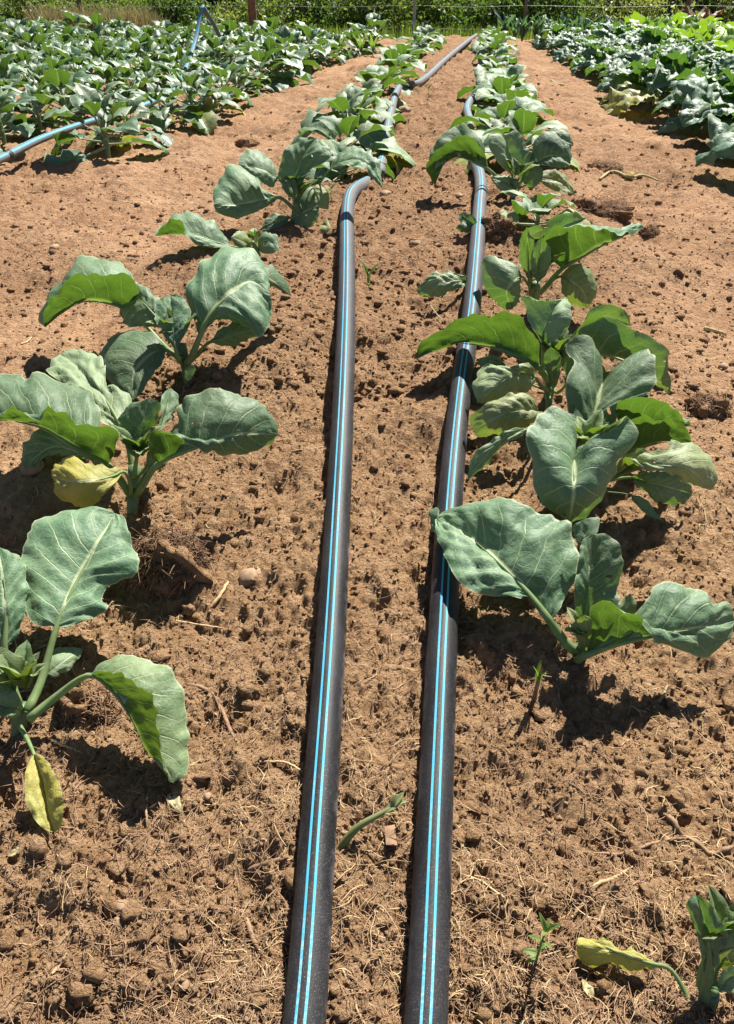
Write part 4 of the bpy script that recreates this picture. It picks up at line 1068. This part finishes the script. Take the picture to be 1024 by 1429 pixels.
def rod(name, label, cat, pts, r, mat, lift=0.004, k=7, wob=0.0, group=None):
    """a twig, root or straw following the soil through photograph points"""
    P = np.array([on_ground(p[0], p[1]) for p in pts])
    for i, p in enumerate(pts):
        P[i, 2] = gz(P[i, 0], P[i, 1]) + lift + (p[2] / 100 if len(p) > 2 else 0)
    C = catmull(P, 6 * (len(pts) - 1) + 4)
    q = np.random.default_rng(len(label))
    C = C + wob * (q.random(C.shape) - 0.5)
    b = C[0].copy(); n = len(C)
    R = r * np.interp(np.linspace(0, 1, n), [0, 0.15, 0.85, 1], [0.7, 1, 0.85, 0.45]) * (0.85 + 0.3 * q.random(n))
    v, f, _ = tube(C - b, R, k, up=False)
    return thing(name, label, cat, b, group, mesh_np(name, v, f, mat))
RODS = (
    ('straw_stalk', 'long pale straw lying between the left root clump and the left pipe', 'straw', [(212, 846), (258, 853), (312, 864)], 0.0024, M_STRAW),
    ('twig', 'curved grey-brown twig on the soil left of the left pipe', 'twig', [(250, 944), (285, 955), (305, 975), (318, 1008), (330, 1035)], 0.0042, M_ROOT),
    ('twig', 'pale forked-looking twig beside the rounded brown stone', 'twig', [(293, 838), (308, 824), (318, 808)], 0.004, M_STRAW),
    ('straw_stalk', 'short pale straw below the folded leaf of the nearest left cabbage', 'straw', [(72, 1038), (95, 1048), (117, 1055)], 0.0024, M_STRAW),
    ('straw_stalk', 'straw piece standing near the tip of the drooping leaf', 'straw', [(206, 1154), (207, 1132), (209, 1116)], 0.002, M_STRAW),
    ('straw_stalk', 'pale straw lying diagonal in the lower left', 'straw', [(152, 1243), (160, 1226), (166, 1208)], 0.002, M_STRAW),
    ('straw_stalk', 'straw stub at the lowest left beside the pipe', 'straw', [(76, 1368), (86, 1352), (98, 1340)], 0.0026, M_STRAW),
    ('twig', 'dark twig lying near the left pipe at the lower left', 'twig', [(338, 1268), (346, 1290), (354, 1312), (360, 1326)], 0.0042, M_ROOT),
    ('twig', 'short dark stick pointing at the left pipe', 'twig', [(345, 1209), (372, 1211), (398, 1210)], 0.0042, M_ROOT),
    ('root', 'knotted brown root lying at the lower right', 'root', [(925, 1138), (936, 1150), (944, 1160), (956, 1166), (972, 1176), (990, 1188), (1012, 1186), (1028, 1180)], 0.0048, M_ROOT),
    ('root', 'thin branching root running left from the knotted root', 'root', [(968, 1168), (940, 1172), (905, 1182), (868, 1196), (830, 1190)], 0.0028, M_ROOT),
    ('straw_stalk', 'pale bent straw above the yellow leaf in the lower right', 'straw', [(832, 1294), (840, 1274), (846, 1256), (853, 1248)], 0.0026, M_STRAW),
    ('twig', 'brown twig slanting over the lower right soil', 'twig', [(798, 1280), (815, 1262), (826, 1246), (856, 1232), (880, 1216)], 0.0034, M_STRAW),
    ('straw_stalk', 'orange straw leaning beside the feathery weed', 'straw', [(730, 1290), (745, 1262), (764, 1238)], 0.0018, M_STRAW),
    ('twig', 'short twig in the sun right of the nearest whole cabbage', 'twig', [(912, 984), (924, 968), (934, 950)], 0.003, M_STRAW),
    ('straw_stalk', 'curved straw lying at the right pipe near the lower edge', 'straw', [(652, 1226), (672, 1232), (690, 1250), (702, 1262)], 0.0018, M_STRAW),
    ('straw_stalk', 'bundle straw between the pipes at the lower edge', 'straw', [(478, 1360), (492, 1388), (500, 1418), (512, 1440)], 0.002, M_STRAW),
    ('straw_stalk', 'thin straw beside the left pipe', 'straw', [(362, 1066), (400, 1068), (424, 1082)], 0.0022, M_STRAW),
    ('straw_stalk', 'thin white stalk in the shade of the leaf across the right pipe', 'straw', [(599, 422, 3), (608, 436, 1.5), (619, 446, 1)], 0.002, M_DRYLEAF),
    ('twig', 'thin root beside the brown stone in the left bed', 'twig', [(290, 955), (300, 968), (306, 984)], 0.002, M_ROOT),
    ('straw_stalk', 'long thin straw crossing the soil between the pipes', 'straw', [(406, 638), (440, 622), (468, 612)], 0.0016, M_STRAW),
    ('straw_stalk', 'pale straw on the left path near the second cabbage', 'straw', [(24, 462), (32, 452), (38, 444)], 0.0026, M_STRAW),
    ('withered_stalk', 'long pale withered stalk on the right path', 'withered stalk', [(838, 240, 0.5), (858, 230, 1.5), (880, 236, 1), (900, 231, 1), (924, 232, 0.5)], 0.008, M_DRYLEAF),
    ('straw_stalk', 'greenish dry stem lying at the right side of the path', 'straw', [(990, 430), (1010, 430), (1024, 432)], 0.006, M_DRYLEAF),
    ('withered_stalk', 'yellow leaf scrap far up the right path', 'withered leaf', [(770, 103, 1), (778, 106, 1), (788, 110, 0.5)], 0.018, M_DRYLEAF),
)
for nm, lab, cat, pts, r, m in RODS:
    rod(nm, lab, cat, pts, r, m, wob=0.0015)
def scrap(px, py, size, label, mat, name, cat, seed, el=12):
    P = on_ground(px, py); P[2] = gz(P[0], P[1]) + 0.006
    v, f, uv = leaf_free(size, size * 0.45, seed * 77, el, 30, 20, seed, nt=10, nu=4, ruffle=2.5, crinkle=2)
    thing(name, label, cat, P, None, mesh_np(name, v, f, mat, uv))
scrap(884, 234, 0.09, 'curled pale withered leaf beside the long withered stalk', M_DRYLEAF, 'withered_leaf', 'withered leaf', 3, 40)
scrap(236, 1108, 0.045, 'small white withered leaf below the drooping leaf tip', M_DRYLEAF, 'withered_leaf', 'withered leaf', 4)
scrap(16, 1206, 0.03, 'small whitish leaf scrap at the left edge', M_DRYLEAF, 'withered_leaf', 'withered leaf', 5)
scrap(824, 1398, 0.03, 'small yellow leaf scrap at the lower right', M_DRYLEAF, 'withered_leaf', 'withered leaf', 6)
scrap(950, 1012, 0.03, 'brown leaf scrap in the soil by the right edge', M_ROOT, 'withered_leaf', 'withered leaf', 7)
# flat wood chip between the pipes
P = on_ground(545, 1175); P[2] = gz(P[0], P[1]) + 0.001
v = np.array([(-.010, -.017, 0), (.012, -.019, .002), (.008, .018, .006), (-.012, .016, .003)])
v = np.vstack([v, v + V3(0, 0, 0.004)])
f = np.array([(3, 2, 1, 0), (4, 5, 6, 7), (0, 1, 5, 4), (1, 2, 6, 5), (2, 3, 7, 6), (3, 0, 4, 7)])
thing('wood_chip', 'flat brown wood chip beside the shoot between the pipes', 'wood chip', P, None, mesh_np('wood_chip', v * V3(0.8, 0.9, 0.8), f, M_ROOT, smooth=False))

def clump(px, py, w, h, label, n=420, seed=1):
    """an uprooted ball of earth matted with fine roots"""
    c = on_ground(px, py); c[2] = gz(c[0], c[1])
    dist = (c - CAMP) @ FW; r = w / FPX * dist / 2
    nv, icf = ico(4)
    d = 0.95 + 0.5 * fbm(nv[:, 0] * 2.2 + seed, nv[:, 1] * 2.2 + nv[:, 2] * 1.9, seed, 5)
    core = nv * d[:, None] * V3(r, r * 0.85, h)
    t = thing('root_clump', label, 'root clump', c, None, mesh_np('root_clump', core, icf, M_SOIL))
    q = np.random.default_rng(seed)
    parts = []
    for i in range(n):
        u = unit(q.normal(size=3)); u[2] = abs(u[2]) * 0.9
        a = u * V3(r, r * 0.85, h) * q.uniform(0.85, 1.05)
        tdir = unit(np.cross(u, q.normal(size=3)) + u * q.uniform(-0.1, 0.5))
        L = r * q.uniform(0.25, 0.8)
        b = a + tdir * L * 0.5 + u * L * 0.05; e = a + tdir * L - V3(0, 0, L * q.uniform(0.05, 0.5))
        C = catmull([a, b, e], 4)
        tv, tf, tu = tube(C, q.uniform(0.0005, 0.0014), 3, False, up=False)
        parts.append((tv, tf, tu))
    v, f, _ = join(parts)
    link('root_mat', mesh_np('root_mat', v, f, M_ROOT), t, kind='stuff')
clump(235, 790, 96, 0.085, 'large earth clump matted with roots behind the nearest left cabbage', 1900, 3)
clump(120, 985, 70, 0.045, 'shaded tangle of roots under the long drooping leaf', 420, 4)
clump(992, 552, 52, 0.035, 'dark round root clump on the right path edge', 420, 5)
clump(845, 288, 70, 0.05, 'wide fuzzy root clump on the right path near the fifth cabbage', 380, 6)
clump(912, 298, 30, 0.035, 'small dark root clump on the right path', 240, 7)
clump(846, 224, 44, 0.04, 'root clump beside the withered stalk', 240, 8)
clump(345, 185, 34, 0.04, 'dark clump on the left path far up', 200, 9)
clump(690, 330, 50, 0.05, 'shaded earth clump right of the pipe beside the seedling', 260, 10)

def weed(px, py, h, label, leaves, lean=(0, 0), r=0.002, mat=M_WEED, name='weed', stem_mat=M_WEED):
    """thin stem with small leaves: (fraction up the stem, azimuth, elevation, length, width)"""
    b = on_ground(px, py); b[2] = gz(b[0], b[1])
    t = thing(name, label, 'weed', b)
    top = V3(lean[0], lean[1], h)
    C = catmull([V3(0, 0, -0.01), top * 0.5 + V3(-lean[0] * 0.1, 0, 0.004), top], 8)
    v, f, _ = tube(C, np.linspace(r * 1.2, r * 0.6, 9), 7, up=False)
    link('stem', mesh_np('stem', v, f, stem_mat), t)
    for i, (fr, az, el, L, W) in enumerate(leaves):
        p = C[int(round(fr * 8))]
        v, f, uv = leaf_free(L, W, az, el, 25, 25, 900 + i + int(px), nt=8, nu=3, jag=0.4, ruffle=0.5, crinkle=0.4)
        link('leaf', mesh_np('leaf', v + p, f, mat, uv), t)
weed(470, 1188, 0.062, 'green shoot leaning out between the two pipes near the bottom', [(0.9, 18, 32, 0.042, 0.013), (1, 40, 45, 0.032, 0.012), (0.85, -10, 30, 0.022, 0.008), (1, 22, 20, 0.026, 0.009), (0.95, 60, 60, 0.024, 0.009)], (0.085, 0.028), 0.0062, mat=M_SHOOT, stem_mat=M_SHOOT)
weed(745, 975, 0.085, 'single pointed shoot standing below the nearest whole right cabbage', [(0.55, 80, 82, 0.055, 0.013), (0.6, 200, 80, 0.05, 0.012), (0.5, 320, 84, 0.05, 0.011)], (0.004, 0.0), 0.004, stem_mat=M_ROOT)
weed(745, 1352, 0.075, 'feathery green weed standing right of the right pipe near the bottom', [(1, 0, 60, 0.03, 0.008), (1, 120, 65, 0.03, 0.008), (1, 240, 60, 0.028, 0.007), (0.85, 60, 45, 0.026, 0.007), (0.8, 180, 45, 0.026, 0.007), (0.7, 300, 40, 0.022, 0.006), (0.55, 30, 30, 0.016, 0.006), (0.35, 170, 10, 0.022, 0.010), (0.3, 200, 10, 0.018, 0.008)], (0.004, 0.004), 0.0018)
weed(514, 396, 0.06, 'small dark leafy weed just right of the left pipe', [(0.6, 20, 55, 0.07, 0.018), (0.6, 150, 70, 0.07, 0.02), (0.4, 80, 50, 0.045, 0.014), (0.3, 250, 40, 0.03, 0.012)], (-0.004, 0), 0.003)
weed(226, 200, 0.06, 'tiny green weed alone on the left path', [(1, 30, 60, 0.05, 0.02), (0.8, 170, 50, 0.05, 0.02), (0.6, 280, 40, 0.04, 0.02)])
weed(242, 168, 0.10, 'small upright weed at the edge of the left field', [(1, 30, 70, 0.06, 0.02), (0.8, 170, 60, 0.06, 0.02), (0.5, 280, 50, 0.05, 0.02)])
weed(462, 280, 0.05, 'tiny green weed beside the fifth left cabbage', [(1, 30, 50, 0.05, 0.02), (0.8, 140, 50, 0.05, 0.02), (0.7, 260, 40, 0.04, 0.02)])
weed(598, 132, 0.06, 'tiny weed on the bed beside the far left pipe', [(1, 30, 60, 0.05, 0.02), (0.8, 200, 60, 0.05, 0.02)])
for px, lab in ((504, 'bright grass tuft at the far end of the left path'), (520, 'bright grass tuft beside the far left cabbage row'), (473, 'pale green tuft before the far broccoli rows')):
    weed(px, 72, 0.14, lab, [(0.3, i * 51, 70, 0.26, 0.04) for i in range(7)], (0.01, 0), 0.006)

# ------------------------------------------------------------------ fence, shrubs and trees beyond the field
def fence():
    y = 18.2
    z = lambda x: float(g(x, y))
    xs = [at_away(352, 30, y)[0], at_away(577, 30, y)[0], at_away(731, 30, y)[0]]
    t = thing('wire_fence', 'wire fence with a brown post and thin grey posts behind the field', 'fence', (0, y, 0))
    posts = [(xs[0], 0.085, M_POSTB, 1.5), (xs[1], 0.035, M_POSTG, 1.7), (xs[2], 0.035, M_BARK, 1.5), (xs[0] - 3.4, 0.05, M_BARK, 1.5), (xs[2] + 3.2, 0.05, M_BARK, 1.5), (xs[2] + 6.4, 0.05, M_BARK, 1.5), (xs[0] - 6.8, 0.05, M_BARK, 1.5)]
    for x, r, m, h in posts:
        C = catmull([(x, 0, z(x) - 0.3), (x + 0.01, 0, z(x) + h * 0.5), (x - 0.01, 0, z(x) + h)], 6)
        link('post', mesh_np('post', *tube(C, r * np.array([1.05, 1, 1, .98, .97, .95, .9]), 10, up=False)[:2], m), t)
    px = sorted(p[0] for p in posts)
    for h in (0.35, 0.72, 1.1, 1.4):
        pts = []
        for a, b in zip(px[:-1], px[1:]):
            pts += [(a, -0.05, z(a) + h), ((a + b) / 2, -0.05, z((a + b) / 2) + h - 0.03)]
        pts.append((px[-1], -0.05, z(px[-1]) + h))
        link('wire', mesh_np('wire', *tube(catmull(pts, 60), 0.0025, 4, up=False)[:2], M_WIRE), t)
fence()

def leaf_cloud(n, radii, seed, size, low=0.0):
    """n small bent leaf blades in clumps through an uneven crown"""
    q = np.random.default_rng(seed)
    nc = 46
    cu = unit(q.normal(size=(nc, 3))); cr = q.random(nc) ** 0.45
    cc = cu * cr[:, None] * radii * 0.85
    k = q.integers(0, nc, n)
    p = cc[k] + q.normal(size=(n, 3)) * radii * 0.17
    d = unit(q.normal(size=(n, 3)) + V3(0, 0, -0.2)); s = unit(np.cross(d, q.normal(size=(n, 3))))
    L = size * (0.6 + 0.8 * q.random(n)); W = L * 0.45
    nn = np.cross(d, s)
    a = p; b = p + d * (L * 0.5)[:, None] + s * W[:, None] * 0.5 + nn * (W * 0.2)[:, None]; c = p + d * L[:, None]; e = p + d * (L * 0.5)[:, None] - s * W[:, None] * 0.5 + nn * (W * 0.2)[:, None]
    V = np.stack([a, b, c, e], 1).reshape(-1, 3)
    return V, np.arange(n * 4).reshape(-1, 4)
CROWN = []
for i in range(5):
    h = (0.95, 1.2, 0.8, 1.0, 1.1)[i]
    CROWN.append((mesh_np('crown', *leaf_cloud(6500, V3(1.15, 0.95, h), 70 + i, 0.10), M_FOL[i % 3]), h))
def trunk_mesh(h, r, seed, limbs=5):
    q = np.random.default_rng(seed)
    parts = [tube(catmull([(0, 0, -0.2), (0.03, 0.02, h * 0.5), (-0.03, 0.04, h)], 8), np.linspace(r, r * 0.45, 9), 9, up=False)]
    for i in range(limbs):
        z0 = h * q.uniform(0.3, 0.85); a = q.uniform(0, 6.28); L = h * q.uniform(0.3, 0.6)
        parts.append(tube(catmull([(0, 0, z0), (math.cos(a) * L * 0.5, math.sin(a) * L * 0.5, z0 + L * 0.35), (math.cos(a) * L, math.sin(a) * L, z0 + L * 0.6)], 5), np.linspace(r * 0.5, r * 0.12, 6), 6, up=False))
    return mesh_np('trunk', *join(parts)[:2], M_BARK)
SHRUB_TRUNK = [trunk_mesh(0.9, 0.05, 3 + i) for i in range(3)]
TREE_TRUNK = [trunk_mesh(3.4, 0.14, 13 + i, 7) for i in range(3)]
q = random.Random(5)
SHRUB_LABEL = ('dark green shrub growing along the fence behind the field', 'mid green shrub growing along the fence behind the field', 'pale yellow-green shrub growing along the fence behind the field')
n = 0
for i in range(26):
    x = -11.5 + i * 0.95 + q.uniform(-.25, .25); y = 20.0 + q.uniform(-.6, 1.2)
    j = q.randrange(5)
    z = float(g(x, y)); sc = q.uniform(0.85, 1.2)
    t = thing('shrub', SHRUB_LABEL[j % 3], 'shrub', (x, y, z), ('dark', 'mid green', 'pale')[j % 3] + ' shrubs along the fence')
    t.rotation_euler.z = q.uniform(0, 6.28); t.scale = (sc,) * 3
    link('crown', CROWN[j][0], t, (0, 0, CROWN[j][1] * 0.72)); link('trunk', SHRUB_TRUNK[i % 3], t)
for i in range(15):
    x = -14 + i * 2.0 + q.uniform(-.5, .5); y = 24.0 + q.uniform(-1.2, 1.5)
    j = q.randrange(5); z = float(g(x, y)); sc = q.uniform(1.7, 2.3)
    t = thing('tree', 'leafy tree standing behind the fence shrubs', 'tree', (x, y, z), 'trees behind the fence shrubs')
    t.rotation_euler.z = q.uniform(0, 6.28)
    link('trunk', TREE_TRUNK[i % 3], t)
    o = link('crown', CROWN[j][0], t, (0, 0, 2.6)); o.scale = (sc,) * 3
    o = link('crown', CROWN[(j + 2) % 5][0], t, (q.uniform(-.6, .6), q.uniform(-.4, .4), 1.1)); o.scale = (1.25,) * 3

def grass(name, x0, x1, y0, y1, n, h, mat, seed):
    q = np.random.default_rng(seed)
    x = x0 + (x1 - x0) * q.random(n); y = y0 + (y1 - y0) * q.random(n)
    keep = fbm(x * 0.8, y * 0.8, seed, 2) > -0.45
    x, y = x[keep], y[keep]; n = len(x)
    z = g(x, y)
    a = q.random(n) * 6.283; H = h * (0.5 + q.random(n)); ln = 0.35 * H * q.normal(size=n)
    w = 0.006 + 0.006 * q.random(n)
    ca, sa = np.cos(a), np.sin(a)
    P0 = np.stack([x - ca * w, y - sa * w, z - 0.02], 1); P1 = np.stack([x + ca * w, y + sa * w, z - 0.02], 1)
    M0 = np.stack([x - ca * w * .7 - sa * ln * .35, y - sa * w * .7 + ca * ln * .35, z + H * .6], 1); M1 = M0 + np.stack([ca * w * 1.4, sa * w * 1.4, 0 * w], 1)
    T0 = np.stack([x - sa * ln, y + ca * ln, z + H], 1); T1 = T0 + np.stack([ca * w * .2, sa * w * .2, 0 * w], 1)
    V = np.stack([P0, P1, M1, M0, T1, T0], 1).reshape(-1, 3)
    b = np.arange(n)[:, None] * 6
    F = np.concatenate([b + [0, 1, 2, 3], b + [3, 2, 4, 5]])
    link(name, mesh_np(name, V, F, mat), kind='stuff')
grass('green_grass', -12, 15, 16.9, 20.5, 26000, 0.22, M_GRASS, 3)
grass('dry_grass', -6.2, -4.0, 16.6, 18.2, 5000, 0.4, M_DRYGRASS, 4)
